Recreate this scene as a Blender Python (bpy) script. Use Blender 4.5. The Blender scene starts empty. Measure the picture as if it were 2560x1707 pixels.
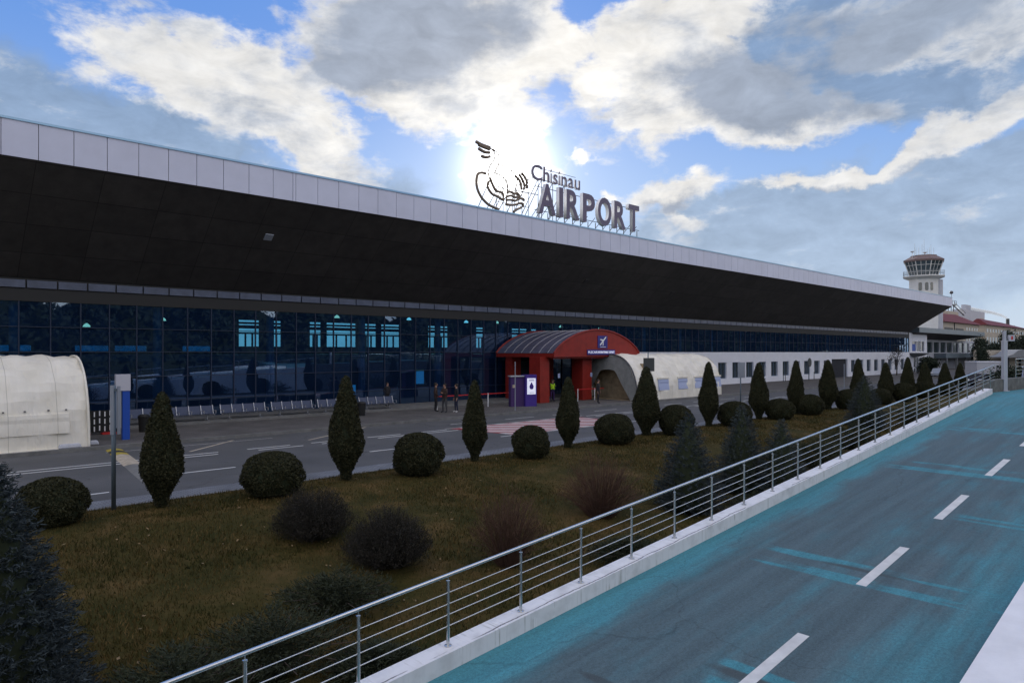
import bpy, math, random
import numpy as np
from mathutils import Vector, Matrix
R = math.radians
random.seed(7); rng = np.random.default_rng(7)
scene = bpy.context.scene
COL = scene.collection

# ------------------------------------------------------------ camera
cam_d = bpy.data.cameras.new('camera'); cam = bpy.data.objects.new('camera', cam_d); COL.objects.link(cam)
cam_d.sensor_width = 36; cam_d.lens = 24; cam_d.shift_y = 26.5/2560
cam_d.clip_start = 0.1; cam_d.clip_end = 6000
cam.location = (0, 0, 4.1); cam.rotation_euler = (R(90), 0, R(-43.24))
scene.camera = cam
# ------------------------------------------------------------ sun
SUN_AZ, SUN_EL = 42.9, 15.1           # azimuth from +Y towards +X
sd = Vector((math.sin(R(SUN_AZ))*math.cos(R(SUN_EL)), math.cos(R(SUN_AZ))*math.cos(R(SUN_EL)), math.sin(R(SUN_EL))))
sl = bpy.data.lights.new('sun', 'SUN'); sun = bpy.data.objects.new('sun', sl); COL.objects.link(sun)
sl.energy = 3.6; sl.angle = R(0.5); sl.color = (1, .93, .82)
sun.rotation_euler = (-sd).to_track_quat('-Z', 'Y').to_euler(); sun.location = (0, 0, 60)
scene.view_settings.view_transform = 'Standard'; scene.view_settings.look = 'None'
scene.view_settings.exposure = 0.0; scene.view_settings.gamma = 1
scene.cycles.use_denoising = True
scene.cycles.max_bounces = 7; scene.cycles.transparent_max_bounces = 12; scene.cycles.sample_clamp_indirect = 6
scene.cycles.caustics_reflective = False; scene.cycles.caustics_refractive = False

# ------------------------------------------------------------ world
world = bpy.data.worlds.new('World'); scene.world = world; world.use_nodes = True
def make_world():
    nt = world.node_tree; N = nt.nodes; L = nt.links; N.clear()
    def n(t, **k):
        x = N.new(t)
        for a, b in k.items(): setattr(x, a, b)
        return x
    def put(sock, v):
        if isinstance(v, bpy.types.NodeSocket): L.new(v, sock)
        else: sock.default_value = v
    def M(op, a, b=0.0, c=None, clamp=False):
        x = n('ShaderNodeMath', operation=op, use_clamp=clamp); put(x.inputs[0], a); put(x.inputs[1], b)
        if c is not None: put(x.inputs[2], c)
        return x.outputs[0]
    def MR(v, a, b, c=0.0, d=1.0, smooth=True):
        x = n('ShaderNodeMapRange', interpolation_type='SMOOTHSTEP' if smooth else 'LINEAR')
        put(x.inputs[0], v); x.inputs[1].default_value = a; x.inputs[2].default_value = b
        x.inputs[3].default_value = c; x.inputs[4].default_value = d
        return x.outputs[0]
    def MIX(f, a, b, bt='MIX'):
        x = n('ShaderNodeMixRGB', blend_type=bt); put(x.inputs[0], f)
        for s, v in ((x.inputs[1], a), (x.inputs[2], b)): put(s, v if isinstance(v, bpy.types.NodeSocket) else (*v, 1))
        return x.outputs[0]
    sky = n('ShaderNodeTexSky', sky_type='NISHITA', sun_disc=False)
    sky.sun_elevation = R(SUN_EL); sky.sun_rotation = R(SUN_AZ); sky.altitude = 100
    sky.air_density = 1.0; sky.dust_density = 0.6; sky.ozone_density = 1.6
    tc = n('ShaderNodeTexCoord'); g = tc.outputs['Generated']
    sep = n('ShaderNodeSeparateXYZ'); L.new(g, sep.inputs[0])
    az = M('MULTIPLY', M('ARCTAN2', sep.outputs[0], sep.outputs[1]), 57.2958)
    el = M('MULTIPLY', M('ARCSINE', sep.outputs[2]), 57.2958)
    vec = n('ShaderNodeCombineXYZ'); L.new(az, vec.inputs[0]); L.new(el, vec.inputs[1])
    # ragged outlines
    nz = n('ShaderNodeTexNoise'); nz.inputs['Scale'].default_value = 9; nz.inputs['Detail'].default_value = 7; nz.inputs['Roughness'].default_value = .58
    L.new(g, nz.inputs['Vector'])
    sub = n('ShaderNodeVectorMath', operation='SUBTRACT'); L.new(nz.outputs['Color'], sub.inputs[0]); sub.inputs[1].default_value = (.5, .5, .5)
    mul = n('ShaderNodeVectorMath', operation='MULTIPLY'); L.new(sub.outputs[0], mul.inputs[0]); mul.inputs[1].default_value = (9, 6, 0)
    add = n('ShaderNodeVectorMath', operation='ADD'); L.new(vec.outputs[0], add.inputs[0]); L.new(mul.outputs[0], add.inputs[1])
    def blobs(lst, vsock):
        tot = None
        for a, e, ra, re, rot, s in lst:
            mp = n('ShaderNodeMapping', vector_type='TEXTURE'); L.new(vsock, mp.inputs[0])
            mp.inputs[1].default_value = (a, e, 0); mp.inputs[2].default_value = (0, 0, R(rot)); mp.inputs[3].default_value = (ra, re, 1)
            gr = n('ShaderNodeTexGradient', gradient_type='SPHERICAL'); L.new(mp.outputs[0], gr.inputs[0])
            v = M('MULTIPLY', gr.outputs[1], s)
            tot = v if tot is None else M('ADD', tot, v)
        return tot
    crisp = blobs(CRISP, add.outputs[0])
    veil = blobs(VEIL, add.outputs[0])
    # unseen broken cloud away from the sun, made overbright to lift ambient light
    n2 = n('ShaderNodeTexNoise'); n2.inputs['Scale'].default_value = 3.2; n2.inputs['Detail'].default_value = 9; n2.inputs['Roughness'].default_value = .55
    st = n('ShaderNodeMapping'); L.new(g, st.inputs[0]); st.inputs[3].default_value = (1, 1, 2.2); L.new(st.outputs[0], n2.inputs['Vector'])
    n3 = n('ShaderNodeTexNoise'); n3.inputs['Scale'].default_value = 16; n3.inputs['Detail'].default_value = 9; n3.inputs['Roughness'].default_value = .62; n3.inputs['Distortion'].default_value = .35
    L.new(st.outputs[0], n3.inputs['Vector'])
    dot = n('ShaderNodeVectorMath', operation='DOT_PRODUCT'); L.new(g, dot.inputs[0]); dot.inputs[1].default_value = sd
    dp = M('MAXIMUM', dot.outputs['Value'], 0)
    away = MR(dot.outputs['Value'], .72, .35)
    gen = M('MULTIPLY', away, M('MULTIPLY', M('SUBTRACT', n2.outputs[0], .40), 3.6))
    n4 = n('ShaderNodeTexNoise'); n4.inputs['Scale'].default_value = 7.5; n4.inputs['Detail'].default_value = 12; n4.inputs['Roughness'].default_value = .62; n4.inputs['Distortion'].default_value = .2
    L.new(st.outputs[0], n4.inputs['Vector'])
    fb = M('ADD', M('MULTIPLY', M('SUBTRACT', n3.outputs[0], .5), 1.0), M('MULTIPLY', M('SUBTRACT', n4.outputs[0], .5), 2.3))
    dens = M('ADD', M('ADD', crisp, gen), fb)
    mask = MR(dens, .08, .62)
    core_b = blobs(CORE, add.outputs[0])
    thick = MR(M('ADD', M('ADD', core_b, M('MULTIPLY', away, .25)), M('MULTIPLY', M('SUBTRACT', n4.outputs[0], .5), 2.8)), -.22, .85, 0, .96)
    vm = MR(M('ADD', veil, M('MULTIPLY', fb, .35)), .05, .75, 0, .93)
    glow1 = M('POWER', dp, 14); glow2 = M('POWER', dp, 90); glow3 = M('POWER', dp, 1500)
    K = 10.0
    c3 = lambda r, g_, b: (r*K, g_*K, b*K)
    skyc = MIX(1.0, sky.outputs[0], (SKYMUL[0], SKYMUL[1], SKYMUL[2]), 'MULTIPLY')
    # keep the clear sky blue and even, as far as the sun's own glow lets it
    skyb = MIX(.85, skyc, MIX(MR(el, 1, 27), c3(.46, .65, .92), c3(.13, .32, .82)))
    hz = MIX(MR(el, 9, 0), skyb, c3(.60, .70, .82))
    dm = M('ADD', .62, M('MULTIPLY', n3.outputs[0], .76))
    veilc = MIX(1.0, MIX(MR(el, 4, 22), c3(.43, .54, .70), c3(.25, .36, .54)), dm, 'MULTIPLY')
    a1 = MIX(vm, hz, veilc)
    edge = MIX(glow1, c3(.78, .78, .78), c3(1.02, .99, .94))
    edge = MIX(1.0, edge, M('ADD', .42, M('ADD', M('MULTIPLY', n3.outputs[0], .70), M('MULTIPLY', n4.outputs[0], .50))), 'MULTIPLY')
    edge = MIX(away, edge, c3(1.85, 1.66, 1.46))
    core = MIX(glow1, c3(.32, .39, .51), c3(.38, .43, .53))
    core = MIX(away, core, c3(1.3, 1.22, 1.15))
    core = MIX(1.0, core, dm, 'MULTIPLY')
    cl = MIX(M('MULTIPLY', thick, M('SUBTRACT', 1.0, M('MULTIPLY', M('POWER', dp, 260), .9))), edge, core)
    a2 = MIX(mask, a1, cl)
    gl = n('ShaderNodeCombineXYZ')
    tot = M('ADD', M('MULTIPLY', glow2, .9), M('MULTIPLY', M('POWER', dp, 3000), 80))
    tot = M('ADD', tot, M('MULTIPLY', M('POWER', dp, 600), 13))
    for i, k in enumerate((1.0, .97, .90)): L.new(M('MULTIPLY', tot, k), gl.inputs[i])
    a3 = MIX(1.0, a2, gl.outputs[0], 'ADD')
    bg = n('ShaderNodeBackground'); L.new(a3, bg.inputs[0]); bg.inputs[1].default_value = .1
    out = n('ShaderNodeOutputWorld'); L.new(bg.outputs[0], out.inputs[0])
SKYMUL = (.9, 1.0, 1.15)
# azimuth, elevation, half widths (degrees), tilt, strength
CRISP = [
 (73, 22.3, 9.5, 3.6, -6, 1.15),
 (14.5, 20.6, 6.5, 3.2, -22, 1.0), (21.5, 20.0, 8.5, 4.2, -18, 1.25), (27, 16.8, 6.5, 3.4, -25, 1.1), (28.5, 13.0, 5.5, 2.2, -22, .9),
 (33.5, 24.0, 9.0, 6.0, 0, 2.1), (42.3, 26.0, 9.5, 5.0, 0, 1.5), (37, 20.4, 9, 3.6, -8, 1.35), (46, 23.0, 8.5, 4.0, 10, 1.1),
 (44, 17.9, 3.6, 1.8, 0, .8), (50.5, 20.6, 2.6, 2.0, -35, .8), (55, 23.6, 6, 5.0, 20, 1.2), (58.5, 26, 8, 4, 0, 1.3),
 (55.5, 18.6, 3.2, 4.2, 0, 1.0), (61, 19.8, 8.5, 4.0, -14, 2.0), (66.5, 17.4, 7.5, 2.2, -12, 1.0),
 (56.3, 12.6, 5.4, 1.7, 12, 1.3), (66, 13.0, 6.5, 1.1, 2, 1.0), (72, 13.6, 5, 1.0, 12, 1.0), (77.5, 15.6, 5.5, 1.6, 22, 1.2),
 (50, 15.6, 1.5, .7, 0, .9), (51.8, 13.2, 1.0, .7, 0, .9), (40, 14.6, 1.7, .9, 0, .9), (47.5, 15.2, 2.0, .9, 0, .9), (39.6, 13.0, 1.0, .7, 0, .8),
 (4.8, 17.2, 2.6, 1.2, 0, 1.0), (8, 13, 3, 2, 0, .5), (57.5, 10.6, 2.6, .8, -20, .6)]
CORE = [(73, 22.5, 8, 3.2, 0, 1.6), (33.5, 24.5, 8.5, 5.0, 0, 1.6), (30.5, 20.8, 5, 2.2, -25, .8), (41, 26, 7, 4.0, 0, 1.0), (47, 21.5, 4, 2, 0, .5), (55, 25.5, 5, 2.5, 0, .5), (39, 19.6, 5, 1.2, -5, .7), (61, 20.2, 7.5, 3.4, -12, 1.6), (66.5, 17.9, 6, 2.0, -12, 1.3), (66, 21.5, 8, 4, 0, 1.2), (28.8, 12.8, 4.2, 1.2, -20, .9), (20, 18.8, 5, 1.4, -22, .5), (56.5, 11.8, 4.5, 1.0, 12, .9), (72, 12.6, 14, .9, 10, .8)]
VEIL = [(11, 15.5, 12, 4.4, -16, 1.5), (19, 15, 8, 4, -25, 1.0), (71, 8.5, 26, 6.5, 4, 2.4), (60, 9, 9, 4, 12, 1.4), (68, 21.5, 14, 7, 0, 1.7), (76, 20.5, 12, 6, 0, 1.6), (80, 12.5, 9, 3, 18, 1.2), (33, 13.5, 5, 2, 0, .8)]
make_world()

# ------------------------------------------------------------ materials
MATS = {}
def mat(name, col, rough=.8, metal=0, noise=0, nscale=4, bump=0, bscale=30, spec=.4, emit=None, estr=0, col2=None):
    m = bpy.data.materials.new(name); m.use_nodes = True; nt = m.node_tree; N = nt.nodes; L = nt.links
    b = N['Principled BSDF']; b.inputs['Roughness'].default_value = rough; b.inputs['Metallic'].default_value = metal
    b.inputs['Base Color'].default_value = (*col, 1); b.inputs['Specular IOR Level'].default_value = spec
    tc = N.new('ShaderNodeTexCoord')
    if noise or col2:
        nz = N.new('ShaderNodeTexNoise'); nz.inputs['Scale'].default_value = nscale; nz.inputs['Detail'].default_value = 6; nz.inputs['Roughness'].default_value = .65
        L.new(tc.outputs['Object'], nz.inputs['Vector'])
        mx = N.new('ShaderNodeMixRGB'); mr = N.new('ShaderNodeMapRange'); mr.inputs[1].default_value = .32; mr.inputs[2].default_value = .68
        L.new(nz.outputs[0], mr.inputs[0]); L.new(mr.outputs[0], mx.inputs[0])
        c2 = col2 if col2 else tuple(c*(1+noise) for c in col); c1 = col if col2 else tuple(c*(1-noise) for c in col)
        mx.inputs[1].default_value = (*c1, 1); mx.inputs[2].default_value = (*c2, 1); L.new(mx.outputs[0], b.inputs['Base Color'])
    if bump:
        nb = N.new('ShaderNodeTexNoise'); nb.inputs['Scale'].default_value = bscale; nb.inputs['Detail'].default_value = 4
        L.new(tc.outputs['Object'], nb.inputs['Vector'])
        bp = N.new('ShaderNodeBump'); bp.inputs['Strength'].default_value = bump; bp.inputs['Distance'].default_value = .05
        L.new(nb.outputs[0], bp.inputs['Height']); L.new(bp.outputs[0], b.inputs['Normal'])
    if emit: b.inputs['Emission Color'].default_value = (*emit, 1); b.inputs['Emission Strength'].default_value = estr
    MATS[name] = m; return m
def node_mat(name):
    m = bpy.data.materials.new(name); m.use_nodes = True; nt = m.node_tree
    def n(t, **k):
        x = nt.nodes.new(t)
        for a, b in k.items(): setattr(x, a, b)
        return x
    return m, n, nt.links, nt.nodes['Principled BSDF'], nt.nodes['Material Output']
def ramp_node(n, L, src, stops):
    r = n('ShaderNodeValToRGB'); L.new(src, r.inputs[0])
    e = r.color_ramp.elements
    while len(e) < len(stops): e.new(.5)
    for i, (p, c) in enumerate(stops): e[i].position = p; e[i].color = (*c, 1) if len(c) == 3 else c
    return r.outputs[0]

mat('fascia', (.56, .58, .70), .45, 0, .05, .6)
mat('coping_metal', (.25, .40, .55), .35, .6)
mat('joint', (.05, .05, .06), .8)
mat('soffit', (.040, .036, .033), .7, 0, .25, 1.2)
mat('clerestory', (.10, .12, .18), .4, 0, .2, 1.5)
mat('dark_band', (.03, .03, .03), .7)
mat('mullion', (.022, .035, .07), .6)
mat('column_blue', (.10, .17, .33), .5)
mat('interior', (.05, .07, .11), .8, 0, .3, .4)
mat('interior_dark', (.02, .022, .03), .8)
mat('interior_floor', (.10, .10, .11), .4)
mat('white_wall', (.78, .79, .84), .8, 0, .05, .8, .15, 12)
mat('win_frame', (.12, .17, .25), .5)
mat('letter_grey', (.12, .10, .16), .5, 0, .1, 2)
mat('letter_side', (.85, .85, .85), .5)
mat('steel_dark', (.10, .10, .11), .5, .4)
mat('logo_brown', (.20, .15, .11), .5)
mat('inox', (.62, .63, .62), .22, .95)
mat('inox_rod', (.70, .70, .68), .25, .9)
mat('red_paint', (.25, .017, .010), .55, 0, .18, 2)
mat('canopy_roof', (.10, .10, .15), .4, 0, .2, 1)
mat('canopy_rib', (.35, .34, .36), .5)
mat('blue_sign', (.03, .03, .22), .5)
mat('white_sign', (.8, .8, .8), .6)
mat('tent_window', (.36, .42, .62), .4)
mat('tent_inside', (.34, .26, .16), .9, 0, .35, 2)
mat('tent_grey', (.25, .26, .25), .9, 0, .15, 2, .5, 5)
mat('sandbag', (.45, .46, .50), .9, 0, .1, 8, .5, 8)
mat('bench_blue', (.055, .07, .12), .5, .3)
mat('bench_metal', (.45, .46, .48), .35, .7)
mat('bin_black', (.012, .012, .012), .5)
mat('totem_blue', (.012, .07, .38), .5)
mat('totem_white', (.5, .5, .55), .6)
mat('sign_grey', (.30, .33, .38), .5, .3)
mat('sign_back', (.05, .055, .055), .6)
mat('pole_steel', (.14, .18, .21), .5, .5)
mat('purple', (.055, .025, .24), .5)
mat('tape_red', (.5, .02, .02), .6)
mat('dry_leaf', (.20, .14, .07), .9, 0, .4, 9)
mat('deck_white', (.76, .76, .77), .8, 0, .07, 1.5, .2, 25)
mat('bark', (.07, .05, .04), .9)
mat('yew', (.014, .017, .005), .85, col2=(.042, .040, .012), nscale=14)
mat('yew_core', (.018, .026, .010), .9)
mat('spruce', (.016, .025, .026), .8, col2=(.048, .065, .072), nscale=9)
mat('spruce_dark', (.026, .036, .036), .8, col2=(.055, .072, .072), nscale=9)
mat('juniper', (.014, .020, .009), .85, col2=(.036, .044, .018), nscale=5)
mat('barberry', (.015, .014, .010), .9, col2=(.031, .026, .019), nscale=9)
mat('twig_red', (.085, .045, .030), .9, 0, .3, 7)
mat('tree_dark', (.018, .028, .018), .9, col2=(.04, .055, .035), nscale=1.5)
mat('kerb', (.16, .16, .155), .9, 0, .25, 2, .2, 20)
mat('paint', (.62, .62, .60), .8, 0, .12, 3)
mat('paint_old', (.42, .36, .28), .85, 0, .25, 5)
mat('paint_yellow', (.36, .28, .04), .8, 0, .2, 4)
mat('rubber', (.03, .03, .03), .8)
mat('paint_red', (.30, .04, .05), .85, 0, .25, 3)
mat('tower_white', (.68, .67, .64), .8, 0, .06, .5)
mat('tower_glass', (.04, .06, .07), .12, 0, spec=.9)
mat('tower_rail', (.25, .27, .28), .5)
mat('tower_roof', (.17, .12, .11), .7)
mat('roof_red', (.14, .025, .03), .7, 0, .15, .5)
mat('beige', (.42, .37, .30), .85, 0, .08, .5)
mat('pale_grey', (.45, .46, .50), .8, 0, .06, .5)
mat('grey_wall', (.20, .21, .22), .85, 0, .12, .5)
mat('stone_wall', (.15, .145, .135), .9, 0, .35, 2.5, .5, 4)
mat('metal_roof', (.16, .20, .23), .45, .3, .1, .5)
mat('dark_glass', (.025, .04, .055), .12, 0, spec=.8)
mat('skin', (.35, .2, .14), .6); mat('hair', (.02, .015, .012), .7)
mat('cloth_dark', (.018, .018, .022), .9); mat('cloth_brown', (.05, .03, .025), .9); mat('cloth_navy', (.02, .025, .05), .9)
mat('cloth_grey', (.06, .06, .065), .9); mat('hivis', (.45, .75, .02), .8); mat('cloth_purple', (.06, .03, .12), .9); mat('shoe_white', (.6, .6, .62), .7)
mat('lamp_warm', (.9, .8, .6), .5, emit=(1, .85, .6), estr=1.6); mat('lamp_cool', (.8, .9, 1), .5, emit=(.75, .95, 1), estr=1.6)
mat('poster_blue', (.05, .25, .5), .5, emit=(.08, .35, .7), estr=.5)
mat('lit_sign', (.8, .8, .9), .5, emit=(.8, .82, 1), estr=.45)
mat('smoke', (.85, .85, .85), 1)

def soffit_joints():
    m = MATS['soffit']; nt = m.node_tree; b = nt.nodes['Principled BSDF']; L = nt.links; src = b.inputs['Base Color'].links[0].from_socket
    tc = nt.nodes.new('ShaderNodeTexCoord'); br = nt.nodes.new('ShaderNodeTexBrick'); L.new(tc.outputs['Object'], br.inputs['Vector'])
    br.inputs['Scale'].default_value = 1; br.inputs['Brick Width'].default_value = 2.75; br.inputs['Row Height'].default_value = 1.4; br.inputs['Mortar Size'].default_value = .018; br.offset = 0
    br.inputs['Color1'].default_value = (1.12, 1.12, 1.12, 1); br.inputs['Color2'].default_value = (.82, .82, .82, 1); br.inputs['Mortar'].default_value = (.35, .35, .35, 1)
    mx = nt.nodes.new('ShaderNodeMixRGB'); mx.blend_type = 'MULTIPLY'; mx.inputs[0].default_value = 1; L.new(src, mx.inputs[1]); L.new(br.outputs[0], mx.inputs[2]); L.new(mx.outputs[0], b.inputs['Base Color'])
soffit_joints()
def glass_mat():
    m, n, L, b, out = node_mat('glass_tinted'); m.node_tree.nodes.remove(b)
    t = n('ShaderNodeBsdfTransparent'); t.inputs[0].default_value = (.16, .60, .85, 1)
    g = n('ShaderNodeBsdfGlossy'); g.inputs[0].default_value = (.50, .70, 1, 1); g.inputs[1].default_value = .015
    f = n('ShaderNodeFresnel'); f.inputs[0].default_value = 1.5
    a = n('ShaderNodeMath', operation='MULTIPLY_ADD', use_clamp=True); L.new(f.outputs[0], a.inputs[0]); a.inputs[1].default_value = .9; a.inputs[2].default_value = .24
    mx = n('ShaderNodeMixShader'); L.new(a.outputs[0], mx.inputs[0]); L.new(t.outputs[0], mx.inputs[1]); L.new(g.outputs[0], mx.inputs[2])
    d = n('ShaderNodeBsdfDiffuse'); d.inputs[0].default_value = (.014, .040, .115, 1)
    nz = n('ShaderNodeTexNoise'); nz.inputs['Scale'].default_value = .5; nz.inputs['Detail'].default_value = 5
    tc = n('ShaderNodeTexCoord'); L.new(tc.outputs['Object'], nz.inputs['Vector'])
    q = n('ShaderNodeMapRange'); L.new(nz.outputs[0], q.inputs[0]); q.inputs[1].default_value = .3; q.inputs[2].default_value = .7; q.inputs[3].default_value = .18; q.inputs[4].default_value = .38
    m2 = n('ShaderNodeMixShader'); L.new(q.outputs[0], m2.inputs[0]); L.new(mx.outputs[0], m2.inputs[1]); L.new(d.outputs[0], m2.inputs[2])
    L.new(m2.outputs[0], out.inputs[0]); MATS['glass_tinted'] = m
glass_mat()
def asphalt_mat():
    m, n, L, b, out = node_mat('asphalt'); b.inputs['Roughness'].default_value = .85
    tc = n('ShaderNodeTexCoord'); P = tc.outputs['Object']
    n1 = n('ShaderNodeTexNoise'); n1.inputs['Scale'].default_value = .35; n1.inputs['Detail'].default_value = 8; L.new(P, n1.inputs['Vector'])
    c = ramp_node(n, L, n1.outputs[0], [(.3, (.066, .067, .068)), (.7, (.104, .104, .107))])
    n2 = n('ShaderNodeTexNoise'); n2.inputs['Scale'].default_value = 40; n2.inputs['Detail'].default_value = 3; L.new(P, n2.inputs['Vector'])
    c2 = ramp_node(n, L, n2.outputs[0], [(.35, (.7, .7, .7)), (.65, (1.2, 1.2, 1.2))])
    mx = n('ShaderNodeMixRGB', blend_type='MULTIPLY'); mx.inputs[0].default_value = 1; L.new(c, mx.inputs[1]); L.new(c2, mx.inputs[2])
    # cracks
    nd = n('ShaderNodeTexNoise'); nd.inputs['Scale'].default_value = 1.2; nd.inputs['Detail'].default_value = 5; L.new(P, nd.inputs['Vector'])
    ad = n('ShaderNodeVectorMath', operation='MULTIPLY_ADD'); L.new(nd.outputs['Color'], ad.inputs[0]); ad.inputs[1].default_value = (1.6, 1.6, 0); L.new(P, ad.inputs[2])
    v = n('ShaderNodeTexVoronoi', feature='DISTANCE_TO_EDGE'); v.inputs['Scale'].default_value = .22; L.new(ad.outputs[0], v.inputs['Vector'])
    ck = ramp_node(n, L, v.outputs['Distance'], [(.0, (.45, .45, .45)), (.006, (1, 1, 1))])
    mask = ramp_node(n, L, n1.outputs[0], [(.42, (1, 1, 1)), (.5, (0, 0, 0))])
    mm = n('ShaderNodeMixRGB'); L.new(mask, mm.inputs[0]); L.new(ck, mm.inputs[1]); mm.inputs[2].default_value = (1, 1, 1, 1)
    m3 = n('ShaderNodeMixRGB', blend_type='MULTIPLY'); m3.inputs[0].default_value = 1; L.new(mx.outputs[0], m3.inputs[1]); L.new(mm.outputs[0], m3.inputs[2])
    L.new(m3.outputs[0], b.inputs['Base Color'])
    bp = n('ShaderNodeBump'); bp.inputs['Strength'].default_value = .3; bp.inputs['Distance'].default_value = .01; L.new(n2.outputs[0], bp.inputs['Height']); L.new(bp.outputs[0], b.inputs['Normal'])
    MATS['asphalt'] = m
asphalt_mat()
def paving_mat(name, c1, c2, s, bw=.5):
    m, n, L, b, out = node_mat(name); b.inputs['Roughness'].default_value = .85
    tc = n('ShaderNodeTexCoord')
    br = n('ShaderNodeTexBrick'); L.new(tc.outputs['Object'], br.inputs['Vector']); br.inputs['Scale'].default_value = s
    br.inputs['Color1'].default_value = (*c1, 1); br.inputs['Color2'].default_value = (*c2, 1); br.inputs['Mortar'].default_value = (*[c*.45 for c in c1], 1)
    br.inputs['Mortar Size'].default_value = .03; br.inputs['Brick Width'].default_value = bw; br.inputs['Row Height'].default_value = .25
    nz = n('ShaderNodeTexNoise'); nz.inputs['Scale'].default_value = .8; nz.inputs['Detail'].default_value = 6; L.new(tc.outputs['Object'], nz.inputs['Vector'])
    r = ramp_node(n, L, nz.outputs[0], [(.3, (.7, .7, .7)), (.7, (1.15, 1.15, 1.15))])
    mx = n('ShaderNodeMixRGB', blend_type='MULTIPLY'); mx.inputs[0].default_value = 1; L.new(br.outputs[0], mx.inputs[1]); L.new(r, mx.inputs[2]); L.new(mx.outputs[0], b.inputs['Base Color'])
    MATS[name] = m
paving_mat('paving', (.13, .12, .115), (.10, .095, .09), 2.0)
paving_mat('paving_edge', (.20, .21, .23), (.15, .16, .18), 2.6)
def lawn_mat():
    m, n, L, b, out = node_mat('lawn'); b.inputs['Roughness'].default_value = .95; b.inputs['Specular IOR Level'].default_value = .1
    tc = n('ShaderNodeTexCoord'); P = tc.outputs['Object']
    n1 = n('ShaderNodeTexNoise'); n1.inputs['Scale'].default_value = .7; n1.inputs['Detail'].default_value = 9; n1.inputs['Roughness'].default_value = .7; L.new(P, n1.inputs['Vector'])
    c = ramp_node(n, L, n1.outputs[0], [(.34, (.026, .028, .007)), (.5, (.052, .042, .012)), (.66, (.105, .068, .026))])
    L.new(c, b.inputs['Base Color']); MATS['lawn'] = m
    m, n, L, b, out = node_mat('grass_blade'); b.inputs['Roughness'].default_value = .8; b.inputs['Specular IOR Level'].default_value = .15
    g = n('ShaderNodeNewGeometry'); P = g.outputs['Position']
    n1 = n('ShaderNodeTexNoise'); n1.inputs['Scale'].default_value = .9; n1.inputs['Detail'].default_value = 9; n1.inputs['Roughness'].default_value = .7; L.new(P, n1.inputs['Vector'])
    a = n('ShaderNodeMath', operation='MULTIPLY_ADD'); L.new(g.outputs['Random Per Island'], a.inputs[0]); a.inputs[1].default_value = .30; L.new(n1.outputs[0], a.inputs[2])
    c = ramp_node(n, L, a.outputs[0], [(.42, (.022, .028, .006)), (.62, (.054, .046, .012)), (.82, (.135, .09, .034))])
    L.new(c, b.inputs['Base Color']); MATS['grass_blade'] = m
lawn_mat()
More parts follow.
